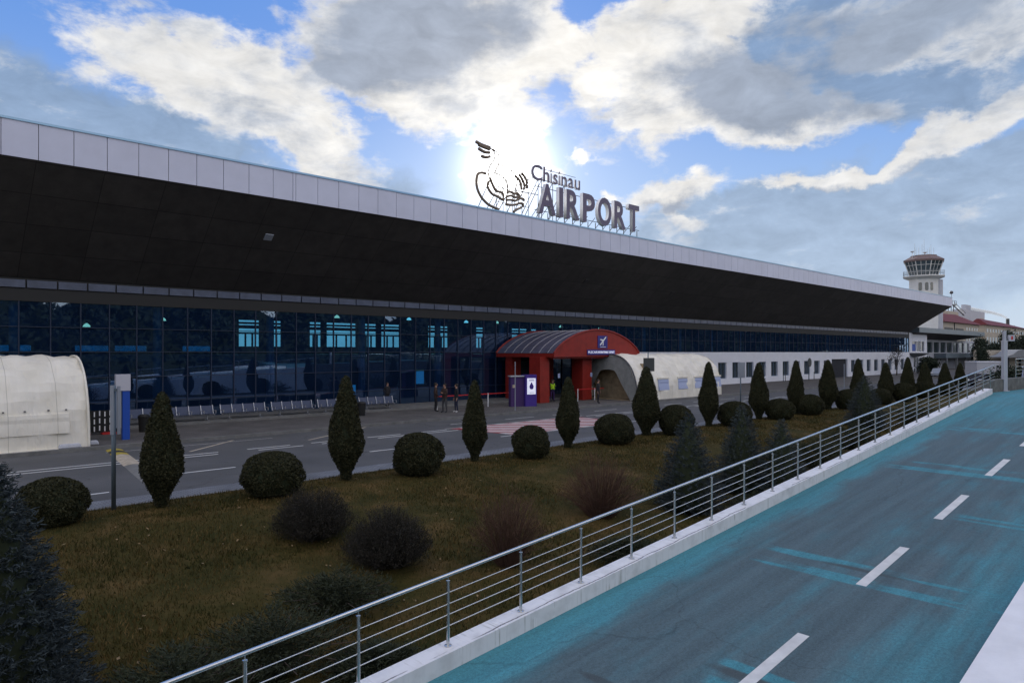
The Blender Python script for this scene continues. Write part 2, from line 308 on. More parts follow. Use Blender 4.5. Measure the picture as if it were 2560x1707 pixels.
def teal_mat():
    # object space: x along the ramp, y across (0 at the railing kerb, negative to the camera side)
    m, n, L, b, out = node_mat('teal_road'); b.inputs['Roughness'].default_value = .75
    tc = n('ShaderNodeTexCoord'); P = tc.outputs['Object']
    sp = n('ShaderNodeSeparateXYZ'); L.new(P, sp.inputs[0])
    def M(op, a, b_=0.0, cl=False):
        x = n('ShaderNodeMath', operation=op, use_clamp=cl)
        for s, v in ((x.inputs[0], a), (x.inputs[1], b_)):
            if isinstance(v, bpy.types.NodeSocket): L.new(v, s)
            else: s.default_value = v
        return x.outputs[0]
    def MR(v, a, b_, c=0., d=1.):
        x = n('ShaderNodeMapRange', interpolation_type='SMOOTHSTEP'); L.new(v, x.inputs[0])
        for i, q in enumerate((a, b_, c, d)): x.inputs[i+1].default_value = q
        return x.outputs[0]
    def mix(f, a, b_, bt='MIX'):
        x = n('ShaderNodeMixRGB', blend_type=bt)
        for s, v in zip(x.inputs, (f, a, b_)):
            if isinstance(v, bpy.types.NodeSocket): L.new(v, s)
            else: s.default_value = v if isinstance(v, float) else (*v, 1)
        return x.outputs[0]
    st = n('ShaderNodeMapping'); L.new(P, st.inputs[0]); st.inputs[3].default_value = (.22, 1.0, 1)
    n1 = n('ShaderNodeTexNoise'); n1.inputs['Scale'].default_value = 1.3; n1.inputs['Detail'].default_value = 8; n1.inputs['Roughness'].default_value = .6; L.new(st.outputs[0], n1.inputs['Vector'])
    n2 = n('ShaderNodeTexNoise'); n2.inputs['Scale'].default_value = 60; n2.inputs['Detail'].default_value = 3; L.new(P, n2.inputs['Vector'])
    n3 = n('ShaderNodeTexNoise'); n3.inputs['Scale'].default_value = .5; n3.inputs['Detail'].default_value = 5; L.new(P, n3.inputs['Vector'])
    wob = M('MULTIPLY', M('SUBTRACT', n3.outputs[0], .5), .9)
    y0_ = M('SUBTRACT', sp.outputs[1], M('MULTIPLY', sp.outputs[0], .016))
    y = M('ADD', y0_, wob)
    n5 = n('ShaderNodeTexNoise'); n5.inputs['Scale'].default_value = 3.2; n5.inputs['Detail'].default_value = 12; n5.inputs['Roughness'].default_value = .72; L.new(st.outputs[0], n5.inputs['Vector'])
    # worn grey where wheels run: strong teal at both edges
    edge = MR(y, -1.35, -.35)
    mid = MR(M('ABSOLUTE', M('ADD', y, 3.0)), .55, .1, 0., .22)
    right = MR(y, -3.6, -4.9, 0., .55)
    far = MR(sp.outputs[0], 24, 34, 0., .75)
    wear = M('ADD', M('MAXIMUM', M('MAXIMUM', edge, right), M('MAXIMUM', mid, far)), M('MULTIPLY', M('SUBTRACT', n1.outputs[0], .47), 1.2))
    # cross bands every few metres where the joints were painted
    bands = None
    nb = n('ShaderNodeTexNoise'); nb.inputs['Scale'].default_value = 1.1; nb.inputs['Detail'].default_value = 7
    st2 = n('ShaderNodeMapping'); L.new(P, st2.inputs[0]); st2.inputs[3].default_value = (5, .6, 1); L.new(st2.outputs[0], nb.inputs['Vector'])
    xx = M('ADD', sp.outputs[0], M('MULTIPLY', M('SUBTRACT', nb.outputs[0], .5), .10))
    for x0, w, y0 in BANDS:
        d = M('ABSOLUTE', M('SUBTRACT', xx, x0))
        v = M('MULTIPLY', MR(d, w, w*.55), MR(y, y0+.25, y0-.15))
        bands = v if bands is None else M('MAXIMUM', bands, v)
    bf = M('MULTIPLY', bands, MR(nb.outputs[0], .38, .56, .25, .95))
    f = MR(M('ADD', M('MAXIMUM', wear, bf), M('MULTIPLY', M('SUBTRACT', n5.outputs[0], .5), 1.0)), .0, 1.0, .14, .80)
    grain = ramp_node(n, L, n2.outputs[0], [(.35, (.85, .85, .85)), (.65, (1.13, 1.13, 1.13))])
    c = mix(f, (.076, .092, .098), (.046, .250, .300))
    st3 = n('ShaderNodeMapping'); L.new(P, st3.inputs[0]); st3.inputs[3].default_value = (.10, 2.6, 1)
    n6 = n('ShaderNodeTexNoise'); n6.inputs['Scale'].default_value = 1.4; n6.inputs['Detail'].default_value = 9; n6.inputs['Roughness'].default_value = .7; L.new(st3.outputs[0], n6.inputs['Vector'])
    c = mix(1.0, c, ramp_node(n, L, n6.outputs[0], [(.36, (.80, .80, .80)), (.62, (1.14, 1.14, 1.14))]), 'MULTIPLY')
    n7 = n('ShaderNodeTexNoise'); n7.inputs['Scale'].default_value = 22; n7.inputs['Detail'].default_value = 6; n7.inputs['Roughness'].default_value = .8; L.new(P, n7.inputs['Vector'])
    c = mix(1.0, c, ramp_node(n, L, n7.outputs[0], [(.36, (.74, .75, .76)), (.5, (1, 1, 1)), (.64, (1.24, 1.23, 1.2))]), 'MULTIPLY')
    dark = None
    for x0, y0, lx, ly in DARKS:
        mp = n('ShaderNodeMapping', vector_type='TEXTURE'); L.new(P, mp.inputs[0]); mp.inputs[1].default_value = (x0, y0, 0); mp.inputs[3].default_value = (lx, ly, 9)
        gr = n('ShaderNodeTexGradient', gradient_type='SPHERICAL'); L.new(mp.outputs[0], gr.inputs[0])
        dark = gr.outputs[1] if dark is None else M('MAXIMUM', dark, gr.outputs[1])
    c = mix(MR(M('ADD', dark, M('MULTIPLY', n1.outputs[0], .3)), .25, .75, 0., .8), c, (.05, .06, .06))
    # fine cracks
    v = n('ShaderNodeTexVoronoi', feature='DISTANCE_TO_EDGE'); v.inputs['Scale'].default_value = .16
    ad = n('ShaderNodeVectorMath', operation='MULTIPLY_ADD'); L.new(n3.outputs['Color'], ad.inputs[0]); ad.inputs[1].default_value = (2.5, 2.5, 0); L.new(P, ad.inputs[2]); L.new(ad.outputs[0], v.inputs['Vector'])
    ck = ramp_node(n, L, v.outputs['Distance'], [(.0, (.74, .74, .74)), (.003, (1, 1, 1))])
    c = mix(1.0, mix(1.0, c, grain, 'MULTIPLY'), ck, 'MULTIPLY')
    L.new(c, b.inputs['Base Color'])
    bp = n('ShaderNodeBump'); bp.inputs['Strength'].default_value = .25; bp.inputs['Distance'].default_value = .01; L.new(n2.outputs[0], bp.inputs['Height']); L.new(bp.outputs[0], b.inputs['Normal'])
    MATS['teal_road'] = m
BANDS = [(7.95, .17, -2.9), (8.5, .14, -2.9), (12.35, .24, -1.5), (13.05, .2, -1.35), (17.2, .35, -3.6), (21.4, .3, -1.0), (22.2, .2, -1.4), (28.5, .45, -.9), (34, .4, -.9)]
DARKS = [(8.28, -3.2, .16, .8), (12.9, -3.0, .12, 1.2), (7.0, -1.8, .12, .5)]
teal_mat()
def kerbwhite_mat():
    m, n, L, b, out = node_mat('white_kerb'); b.inputs['Roughness'].default_value = .8
    tc = n('ShaderNodeTexCoord'); P = tc.outputs['Object']
    n1 = n('ShaderNodeTexNoise'); n1.inputs['Scale'].default_value = 3; n1.inputs['Detail'].default_value = 8; L.new(P, n1.inputs['Vector'])
    c = ramp_node(n, L, n1.outputs[0], [(.25, (.60, .60, .60)), (.5, (.78, .78, .79))])
    sp = n('ShaderNodeSeparateXYZ'); L.new(P, sp.inputs[0])
    # hairline crack along the kerb edge and rain streaks below it
    nd = n('ShaderNodeTexNoise'); nd.inputs['Scale'].default_value = .9; nd.inputs['Detail'].default_value = 9; nd.inputs['Roughness'].default_value = .7; L.new(P, nd.inputs['Vector'])
    a = n('ShaderNodeMath', operation='MULTIPLY_ADD'); L.new(nd.outputs[0], a.inputs[0]); a.inputs[1].default_value = .16
    sh = n('ShaderNodeMath', operation='MULTIPLY_ADD'); L.new(sp.outputs[0], sh.inputs[0]); sh.inputs[1].default_value = -.016; L.new(sp.outputs[1], sh.inputs[2]); L.new(sh.outputs[0], a.inputs[2])
    d = n('ShaderNodeMath', operation='SUBTRACT'); L.new(a.outputs[0], d.inputs[0]); d.inputs[1].default_value = -.045
    ab = n('ShaderNodeMath', operation='ABSOLUTE'); L.new(d.outputs[0], ab.inputs[0])
    ck = ramp_node(n, L, ab.outputs[0], [(.0, (.12, .12, .12)), (.009, (.3, .3, .3)), (.016, (1, 1, 1))])
    ng = n('ShaderNodeTexNoise'); ng.inputs['Scale'].default_value = .55; ng.inputs['Detail'].default_value = 6; L.new(P, ng.inputs['Vector'])
    gate = ramp_node(n, L, ng.outputs[0], [(.50, (0, 0, 0)), (.54, (1, 1, 1))])
    mm = n('ShaderNodeMixRGB'); L.new(gate, mm.inputs[0]); L.new(ck, mm.inputs[1]); mm.inputs[2].default_value = (1, 1, 1, 1)
    m3 = n('ShaderNodeMixRGB', blend_type='MULTIPLY'); m3.inputs[0].default_value = 1; L.new(c, m3.inputs[1]); L.new(mm.outputs[0], m3.inputs[2])
    st = n('ShaderNodeMapping'); L.new(P, st.inputs[0]); st.inputs[3].default_value = (14, 1, .5)
    ns = n('ShaderNodeTexNoise'); ns.inputs['Scale'].default_value = 1.5; ns.inputs['Detail'].default_value = 5; L.new(st.outputs[0], ns.inputs['Vector'])
    sk = ramp_node(n, L, ns.outputs[0], [(.54, (1, 1, 1)), (.68, (.62, .62, .59))])
    m4 = n('ShaderNodeMixRGB', blend_type='MULTIPLY'); L.new(ramp_node(n, L, n1.outputs[0], [(.45, (0, 0, 0)), (.6, (1, 1, 1))]), m4.inputs[0]); L.new(m3.outputs[0], m4.inputs[1]); L.new(sk, m4.inputs[2])
    L.new(m4.outputs[0], b.inputs['Base Color']); MATS['white_kerb'] = m
kerbwhite_mat()
def tent_mat():
    m, n, L, b, out = node_mat('tent_cloth'); b.inputs['Roughness'].default_value = .75
    tc = n('ShaderNodeTexCoord'); P = tc.outputs['Object']
    n1 = n('ShaderNodeTexNoise'); n1.inputs['Scale'].default_value = 1.2; n1.inputs['Detail'].default_value = 7; L.new(P, n1.inputs['Vector'])
    c = ramp_node(n, L, n1.outputs[0], [(.3, (.72, .68, .58)), (.7, (.84, .80, .71))])
    br = n('ShaderNodeTexBrick'); br.offset = 0; mpb = n('ShaderNodeMapping'); L.new(P, mpb.inputs[0]); mpb.inputs[1].default_value = (0, 40, 0); L.new(mpb.outputs[0], br.inputs['Vector']); br.inputs['Scale'].default_value = 1; br.inputs['Brick Width'].default_value = 1.65; br.inputs['Row Height'].default_value = 90; br.inputs['Mortar Size'].default_value = .012; br.inputs['Mortar Smooth'].default_value = .3
    br.inputs['Color1'].default_value = (1, 1, 1, 1); br.inputs['Color2'].default_value = (.96, .96, .95, 1); br.inputs['Mortar'].default_value = (.62, .62, .6, 1)
    mm = n('ShaderNodeMixRGB', blend_type='MULTIPLY'); mm.inputs[0].default_value = 1; L.new(c, mm.inputs[1]); L.new(br.outputs[0], mm.inputs[2]); L.new(mm.outputs[0], b.inputs['Base Color'])
    st = n('ShaderNodeMapping'); L.new(P, st.inputs[0]); st.inputs[2].default_value = (0, 0, .3); st.inputs[3].default_value = (1.5, .4, .5)
    n2 = n('ShaderNodeTexNoise'); n2.inputs['Scale'].default_value = 1.3; n2.inputs['Detail'].default_value = 4; n2.inputs['Distortion'].default_value = .8; L.new(st.outputs[0], n2.inputs['Vector'])
    bp = n('ShaderNodeBump'); bp.inputs['Strength'].default_value = .6; bp.inputs['Distance'].default_value = .13; L.new(n2.outputs[0], bp.inputs['Height']); L.new(bp.outputs[0], b.inputs['Normal'])
    MATS['tent_cloth'] = m
tent_mat()

# ------------------------------------------------------------ mesh helpers
class MB:
    def __init__(s): s.v = []; s.f = []; s.m = []; s.mi = 0
    def face(s, pts, mi=None):
        k = len(s.v); s.v += [tuple(p) for p in pts]; s.f.append(tuple(range(k, k+len(pts)))); s.m.append(s.mi if mi is None else mi)
    def box(s, x0, x1, y0, y1, z0, z1):
        k = len(s.v); s.v += [(x0,y0,z0),(x1,y0,z0),(x1,y1,z0),(x0,y1,z0),(x0,y0,z1),(x1,y0,z1),(x1,y1,z1),(x0,y1,z1)]
        for f in ((0,3,2,1),(4,5,6,7),(0,1,5,4),(1,2,6,5),(2,3,7,6),(3,0,4,7)): s.f.append(tuple(k+i for i in f)); s.m.append(s.mi)
        return s
    def hexa(s, p):   # 8 points: bottom 4, top 4
        k = len(s.v); s.v += [tuple(q) for q in p]
        for f in ((0,3,2,1),(4,5,6,7),(0,1,5,4),(1,2,6,5),(2,3,7,6),(3,0,4,7)): s.f.append(tuple(k+i for i in f)); s.m.append(s.mi)
        return s
    def tube(s, pts, r, n=8, r1=None, cap=True):
        pts = [Vector(p) for p in pts]; k = len(s.v); m = len(pts)
        for i, p in enumerate(pts):
            d = (pts[min(i+1, m-1)]-pts[max(i-1, 0)]).normalized()
            u = d.cross(Vector((0, 0, 1))); u = u.normalized() if u.length > 1e-3 else Vector((1, 0, 0)); w = d.cross(u)
            rr = r if r1 is None else r+(r1-r)*i/(m-1)
            for j in range(n):
                a = 2*math.pi*j/n; s.v.append(tuple(p+u*math.cos(a)*rr+w*math.sin(a)*rr))
        for i in range(m-1):
            for j in range(n):
                s.f.append((k+i*n+j, k+i*n+(j+1)%n, k+(i+1)*n+(j+1)%n, k+(i+1)*n+j)); s.m.append(s.mi)
        if cap:
            s.f.append(tuple(k+j for j in range(n-1, -1, -1))); s.m.append(s.mi)
            s.f.append(tuple(k+(m-1)*n+j for j in range(n))); s.m.append(s.mi)
        return s
    def lathe(s, prof, n=16, c=(0, 0, 0), ph=0, cap=True):
        k = len(s.v)
        for r, z in prof:
            for j in range(n):
                a = 2*math.pi*j/n+ph; s.v.append((c[0]+r*math.cos(a), c[1]+r*math.sin(a), c[2]+z))
        for i in range(len(prof)-1):
            for j in range(n): s.f.append((k+i*n+j, k+i*n+(j+1)%n, k+(i+1)*n+(j+1)%n, k+(i+1)*n+j)); s.m.append(s.mi)
        if cap:
            s.f.append(tuple(k+j for j in range(n-1, -1, -1))); s.m.append(s.mi)
            e = k+(len(prof)-1)*n; s.f.append(tuple(e+j for j in range(n))); s.m.append(s.mi)
        return s
    def prism(s, poly, y0, y1):   # polygon in x,z extruded along y
        k = len(s.v); n = len(poly)
        s.v += [(x, y0, z) for x, z in poly]+[(x, y1, z) for x, z in poly]
        s.f.append(tuple(range(k, k+n))); s.m.append(s.mi); s.f.append(tuple(range(k+2*n-1, k+n-1, -1))); s.m.append(s.mi)
        for i in range(n): s.f.append((k+i, k+n+i, k+n+(i+1)%n, k+(i+1)%n)); s.m.append(s.mi)
        return s
    def build(s, name, mats, parent=None, loc=None, smooth=False, bevel=0):
        me = bpy.data.meshes.new(name); me.from_pydata(s.v, [], s.f)
        ml = mats if isinstance(mats, (list, tuple)) else [mats]
        for m in ml: me.materials.append(MATS[m])
        if len(ml) > 1: me.polygons.foreach_set('material_index', s.m)
        if smooth: me.polygons.foreach_set('use_smooth', [True]*len(me.polygons))
        o = bpy.data.objects.new(name, me); COL.objects.link(o)
        if parent: o.parent = parent
        if loc: o.location = loc
        if bevel:
            b = o.modifiers.new('bevel', 'BEVEL'); b.width = bevel; b.segments = 2; b.limit_method = 'ANGLE'
        return o
def fast_mesh(name, verts, faces_n, mats, parent=None, k=4, matidx=None):
    """verts (n*k,3): n separate polygons of k corners"""
    me = bpy.data.meshes.new(name); n = len(verts)//k
    me.vertices.add(n*k); me.vertices.foreach_set('co', np.asarray(verts, dtype=np.float32).ravel())
    me.loops.add(n*k); me.loops.foreach_set('vertex_index', np.arange(n*k, dtype=np.int32))
    me.polygons.add(n); me.polygons.foreach_set('loop_start', np.arange(0, n*k, k, dtype=np.int32)); me.polygons.foreach_set('loop_total', np.full(n, k, dtype=np.int32))
    for m in (mats if isinstance(mats, (list, tuple)) else [mats]): me.materials.append(MATS[m])
    me.update(calc_edges=True); me.validate()
    o = bpy.data.objects.new(name, me); COL.objects.link(o)
    if parent: o.parent = parent
    return o
def tag(o, label, cat, group=None):
    o['label'] = label; o['category'] = cat
    if group: o['group'] = group
    return o
def thing(name, label, cat, loc=(0, 0, 0), rz=0, group=None):
    o = bpy.data.objects.new(name, None); COL.objects.link(o); o.location = loc; o.rotation_euler = (0, 0, rz); o.empty_display_size = .3
    return tag(o, label, cat, group)
def struct(o, kind='structure'):
    o['kind'] = kind; return o
def copy_tree(root, label, loc, rz=0, scale=None, group=None):
    r = root.copy(); COL.objects.link(r); r.location = loc; r.rotation_euler = (0, 0, rz); r['label'] = label
    if scale: r.scale = scale
    if group: r['group'] = group
    for ch in root.children:
        c = ch.copy(); COL.objects.link(c); c.parent = r
        for g in ch.children:
            d = g.copy(); COL.objects.link(d); d.parent = c
    return r
ORD = ['first', 'second', 'third', 'fourth', 'fifth', 'sixth', 'seventh', 'eighth', 'ninth', 'tenth', 'eleventh', 'twelfth', 'thirteenth', 'fourteenth', 'fifteenth', 'sixteenth', 'seventeenth', 'eighteenth', 'nineteenth', 'twentieth', 'twenty-first', 'twenty-second', 'twenty-third', 'twenty-fourth', 'twenty-fifth', 'twenty-sixth', 'twenty-seventh', 'twenty-eighth', 'twenty-ninth', 'thirtieth', 'thirty-first', 'thirty-second', 'thirty-third']

# ------------------------------------------------------------ setting: ground, road, pavement
def gz(y):      # height of the lawn across its slope
    if y >= 18: return .06
    return .06-(18-y)*.105
g = MB()
for y0, z0, y1, z1 in [(-900, -3.2, 7.6, -3.2), (20.3, -.012, 1500, -.012)]:
    g.face([(-900, y0, z0), (3500, y0, z0), (3500, y1, z1), (-900, y1, z1)])
g.face([(-900, 7.6, -3.2), (3500, 7.6, -3.2), (3500, 20.3, -.012), (-900, 20.3, -.012)])
struct(g.build('ground', 'asphalt'))
r = MB(); r.face([(-60, 20.2, 0), (420, 20.2, 0), (420, 32.7, 0), (-60, 32.7, 0)]); struct(r.build('road', 'asphalt'))
r = MB(); r.face([(-60, 20.2, .004), (90, 20.2, .004), (90, 21.5, .004), (-60, 21.5, .004)]); struct(r.build('paved_strip', 'paving_edge'))
s = MB(); s.box(-60, 420, 32.85, 60, -.3, .15); struct(s.build('pavement', 'paving'))
s = MB(); s.box(-60, 420, 32.70, 32.848, -.3, .153); struct(s.build('pavement_kerb', 'kerb'))
# lawn
l = MB(); ny = 26; nx = 60
ys = np.linspace(7.9, 20.05, ny); xs = np.linspace(-40, 95, nx)
for i in range(nx-1):
    for j in range(ny-1):
        h = lambda x, y: gz(y)+.05*math.sin(x*.7+y*.5)*math.sin(y*.9)*(1 if y < 19 else 0)
        l.face([(xs[i], ys[j], h(xs[i], ys[j])), (xs[i+1], ys[j], h(xs[i+1], ys[j])), (xs[i+1], ys[j+1], h(xs[i+1], ys[j+1])), (xs[i], ys[j+1], h(xs[i], ys[j+1]))])
struct(l.build('lawn', 'lawn', smooth=True))
s = MB(); s.box(-40, 95, 20.05, 20.19, -.3, .075); struct(s.build('lawn_kerb', 'kerb'))
def grass():
    n = 150000
    x = 1.0+49*rng.random(n)**1.5; y = 8.0+12.1*rng.random(n)
    z = np.where(y >= 18, .06, .06-(18-y)*.105)
    h = .035+.055*rng.random(n); a = rng.random(n)*6.283; w = .010+.006*x/20
    tx = rng.normal(0, .03, n); ty = rng.normal(0, .03, n)
    v = np.empty((n, 3, 3)); v[:, 0] = np.c_[x-np.cos(a)*w, y-np.sin(a)*w, z-.02]; v[:, 1] = np.c_[x+np.cos(a)*w, y+np.sin(a)*w, z-.02]; v[:, 2] = np.c_[x+tx, y+ty, z+h]
    o = fast_mesh('grass', v.reshape(-1, 3), n, 'grass_blade', k=3)
    struct(o, 'stuff'); tag(o, 'short brown and green winter grass on the lawn', 'grass')
grass()
# road markings (white, old yellow, red crossing)
mk = MB(); Z = .004
def line(m, x0, x1, y, w=.12, z=Z): m.face([(x0, y-w/2, z), (x1, y-w/2, z), (x1, y+w/2, z), (x0, y+w/2, z)])
line(mk, -8, 10.4, 28.65); line(mk, -8, 10.2, 28.1)
x = 11.6
while x < 23:
    line(mk, x, x+1.9, 28.65); line(mk, x+.25, x+2.25, 28.1); x += 2.9
x = 33.5
while x < 60:
    line(mk, x, x+1.9, 28.65, .12); line(mk, x+.25, x+2.25, 28.1, .12); x += 2.9
for x in (3.8-3.4, 7.6, 15.0, 22.3, 33, 41, 49, 57): line(mk, x, x+1.9, 24.5)
for x in (3.6, -3.5): line(mk, x, x+1.5, 22.65)
line(mk, 60, 150, 24.2, .14); line(mk, 1, 3.5, 31.2, .09); line(mk, 7, 14, 31.6, .05)
x = 24
while x < 60: line(mk, x, x+2.5, 30.6, .10); x += 4.2
struct(mk.build('road_marking', 'paint'))
mk = MB()
for p, q in [((9.6, 29.6), (12.3, 32.0)), ((14.9, 29.7), (19.7, 32.6))]:
    d = Vector((q[0]-p[0], q[1]-p[1], 0)).normalized(); u = Vector((-d.y, d.x, 0))*.07; P = Vector((*p, Z)); Q = Vector((*q, Z)); mk.face([P-u, Q-u, Q+u, P+u])
struct(mk.build('faded_marking', 'paint_old'))
mk = MB(); mk.face([(23.3, 24.6, Z), (32.6, 24.6, Z), (32.6, 28.85, Z), (22.6, 28.85, Z)]); struct(mk.build('red_crossing', 'paint_red'))
mk = MB(); dx, dy = .728, -.685      # diagonal white bars, clipped to the red field
c = 8.2*1.0
for k in range(26):
    c = 46.5+k*.86*1.0                # lines x*.685+y*.728 = const/..
    # point on line: n=(.685,.728)
    const = 34.2+k*.86
    pts = []
    for wv in (const, const+.38):
        a = []
        for y in (24.62, 28.82):
            a.append(((wv-y*.728)/.685, y))
        pts.append(a)
    (xa, ya), (xb, yb) = pts[0]; (xc, yc), (xd, yd) = pts[1]
    poly = [(xa, ya), (xc, yc), (xd, yd), (xb, yb)]
    # clip in x to the field
    lo, hi = 23.2, 32.5
    def clip(poly, val, keep_gt):
        out = []
        for i in range(len(poly)):
            p, q = poly[i], poly[(i+1) % len(poly)]
            ip = p[0] > val if keep_gt else p[0] < val; iq = q[0] > val if keep_gt else q[0] < val
            if ip: out.append(p)
            if ip != iq:
                t = (val-p[0])/(q[0]-p[0]); out.append((val, p[1]+t*(q[1]-p[1])))
        return out
    poly = clip(poly, lo, True); poly = clip(poly, hi, False) if poly else poly
    if len(poly) >= 3: mk.face([(a, b, .008) for a, b in poly])
line(mk, 22.8, 33, 24.5, .10, .008); line(mk, 22.3, 33.4, 28.95, .08, .008)
struct(mk.build('crossing_stripes', 'paint'))

# ------------------------------------------------------------ ramp with its white kerbs
SL = .073; DY = .016; ANG = math.atan(DY)
def rp(s, t=0, h=0):      # s along the ramp, t across (+ towards terminal) from the railing foot line, h above coping
    return Vector((s, 7.68+DY*(s-8)+t, -.48+SL*s+h))
E0 = 38.9; XS = -16
def ribbon(name, m, t0, t1, h0, h1, zb=None, s0=XS, s1=E0, kind='structure'):
    o = MB(); n = 20
    org = rp(0, 0, 0)
    for i in range(n):
        a, b = s0+(s1-s0)*i/n, s0+(s1-s0)*(i+1)/n
        f = lambda s, t, h: rp(s, t, h)-org
        lo = (lambda s, t: Vector((*(rp(s, t)-org).xy, zb-org.z))) if zb is not None else (lambda s, t: f(s, t, h0))
        o.hexa([lo(a, t0), lo(b, t0), lo(b, t1), lo(a, t1), f(a, t0, h1), f(b, t0, h1), f(b, t1, h1), f(a, t1, h1)])
    ob = o.build(name, m); ob.location = org
    return struct(ob) if kind else ob
ribbon('ramp_road', 'teal_road', -5.45, -.18, -.6, -.25, zb=-3.3)
ribbon('ramp_kerb', 'white_kerb', -.179, .16, 0, 0, zb=-3.3)
ribbon('ramp_kerb', 'deck_white', -7.2, -5.451, 0, 0.0, zb=-3.3)
o = MB(); org = rp(0, 0, -.25)
def dash(a, b, t, w=.17):
    f = lambda s, tt: rp(s, tt, -.246)-org
    o.face([f(a, t-w/2), f(b, t-w/2), f(b, t+w/2), f(a, t+w/2)])
for a in (-6.2, -1.4, 3.2, 7.55, 12.2, 16.8, 21.5, 26.1, 30.8, 35.4): dash(a, a+2.35, -3.38)
ob = o.build('ramp_marking', 'paint', loc=org); struct(ob)
# upper deck that the ramp reaches
dk = MB(); dk.prism([(0, 0), (0, 0)], 0, 0) if False else None
pts = [(E0, 2.5), (130, 2.5-8), (130, -40), (E0, -40)]
ZD = -.48+SL*E0-.25
poly = [(E0, 8.35), (48, 7.75), (60, 6.0), (140, -6), (140, -60), (60, -60), (E0, 1.6)]
dk = MB(); k = len(poly)
dk.face([(x, y, ZD) for x, y in reversed(poly)]); dk.f[-1] = tuple(reversed(dk.f[-1]))
for i in range(k):
    (a, b), (c, d) = poly[i], poly[(i+1) % k]; dk.face([(a, b, -3.3), (c, d, -3.3), (c, d, ZD), (a, b, ZD)])
for q in range(len(dk.v)): dk.v[q] = (dk.v[q][0]-rp(0).x, dk.v[q][1]-rp(0).y, dk.v[q][2])
ob = dk.build('upper_road', 'teal_road'); ob.location = (rp(0).x, rp(0).y, 0); struct(ob)

# parapet wall and short railing at the head of the ramp
w = MB(); path = [(E0+.02, 8.5), (48, 7.95), (60, 6.2), (140, -5.8)]
for (a, b), (c, d) in zip(path, path[1:]):
    v = Vector((c-a, d-b, 0)).normalized(); u = Vector((-v.y, v.x, 0))*.14
    P = Vector((a, b, -3)); Q = Vector((c, d, -3)); up = Vector((0, 0, 3+ZD+.62))
    w.hexa([P-u, Q-u, Q+u, P+u, P-u+up, Q-u+up, Q+u+up, P+u+up])
tag(w.build('parapet_wall', 'stone_wall'), 'low grey stone wall beyond the end of the white kerb', 'wall')

def railing(name, label, pts_fn, s0, s1, step, n0, rods=(.28, .44, .59, .75)):
    t = thing(name, label, 'railing', tuple(pts_fn(s0)))
    org = Vector(pts_fn(s0))
    def ln(h, r, n=8, a=s0, b=s1):
        m = MB(); k = max(2, int((b-a)/2)); m.tube([pts_fn(a+(b-a)*i/k)+Vector((0, 0, h))-org for i in range(k+1)], r, n); return m
    ln(1.0, .027, 12).build('top_rail', 'inox', t, smooth=True)
    for h in rods: ln(h, .0075, 6).build('rod', 'inox_rod', t, smooth=True)
    x = n0
    while x <= s1:
        p = pts_fn(x)-org
        m = MB(); m.lathe([(.024, 0), (.024, .90), (.03, .905), (.03, .925), (.008, .93), (.008, .985)], 10, (p.x, p.y, p.z))
        m.lathe([(.055, -.002), (.055, .012), (.03, .016)], 12, (p.x, p.y, p.z))
        m.build('post', 'inox', t, smooth=False); x += step
    return t
railing('railing', 'long stainless steel railing with four thin rods climbing along the ramp kerb', lambda s: rp(s, 0, 0), -5.7, 40.3, 1.45, -5.65)
def wallpath(s):
    acc = 0
    for (a, b), (c, d) in zip(path, path[1:]):
        L_ = math.hypot(c-a, d-b)
        if s <= acc+L_ or (c, d) == path[-1]: u = (s-acc)/L_; return Vector((a+(c-a)*u, b+(d-b)*u, ZD+.622))
        acc += L_
railing('railing', 'steel railing on top of the grey stone wall at the far right', wallpath, 5.8, 40, 1.5, 5.8, (.2, .4, .6, .8))
# white lamp post at the ramp head
t = thing('lamp_post', 'white square post with a small red and white sign box at the ramp head', 'post', (42.1, 8.15, ZD), R(-43.24))
MB().box(-.10, .10, -.10, .10, 0, 2.58).build('shaft', 'pale_grey', t, bevel=.01)
MB().box(-.16, .16, -.16, .16, 0.002, .05).build('base_plate', 'pale_grey', t)
MB().box(-.06, .06, -.06, .06, 2.581, 3.07).build('head', 'pale_grey', t)
b = MB().box(.16, .46, -.10, .0, 2.55, 2.86).build('sign_box', 'totem_white', t)
MB().box(.27, .36, -.105, -.1005, 2.62, 2.80).build('red_mark', 'tape_red', b)
MB().box(.0605, .16, -.06, -.03, 2.62, 2.66).build('bracket', 'pole_steel', t)

# ------------------------------------------------------------ terminal building
FX0, FX1, FY = -45.0, 144.5, 43.0
EY, EX0, EX1 = 37.3, -52.0, 150.3
term = thing('terminal_building', 'long airport terminal with pale panelled fascia, dark sloping soffit and blue glass wall', 'terminal building', (0, FY, 0))
def part(m, name, mats, **k):
    m.v = [(a, b-FY, c) for a, b, c in m.v]
    return m.build(name, mats, term, **k)
P0 = 4.2; MOD = 1.375
JX = P0+13.5+.1
def jrange(a, b, step=MOD, x0=P0):
    k = math.ceil((a-x0)/step); out = []
    while x0+k*step < b: out.append(x0+k*step); k += 1
    return out
joints = [x for x in jrange(EX0, 17.3)]+[17.75, 17.93]+[17.93+MOD*k for k in range(1, 97) if 17.93+MOD*k < EX1-.3]
m = MB(); edges = [EX0]+joints+[EX1]
for i in range(len(edges)-1):
    a, b = edges[i]+.014, edges[i+1]-.014
    if b-a > .05:
        j = random.uniform(-.004, .004); m.box(a, b, EY+j, EY+.06, 12.80, 14.42)
part(m, 'fascia', 'fascia')
part(MB().box(EX0, EX1, EY+.062, EY+.3, 12.79, 14.41), 'fascia_backing', 'joint')
part(MB().box(EX0-.05, EX1+.05, EY-.05, EY+.5, 14.425, 14.53), 'roof_coping', 'coping_metal')
m = MB()  # end fascia
yy = EY+.3
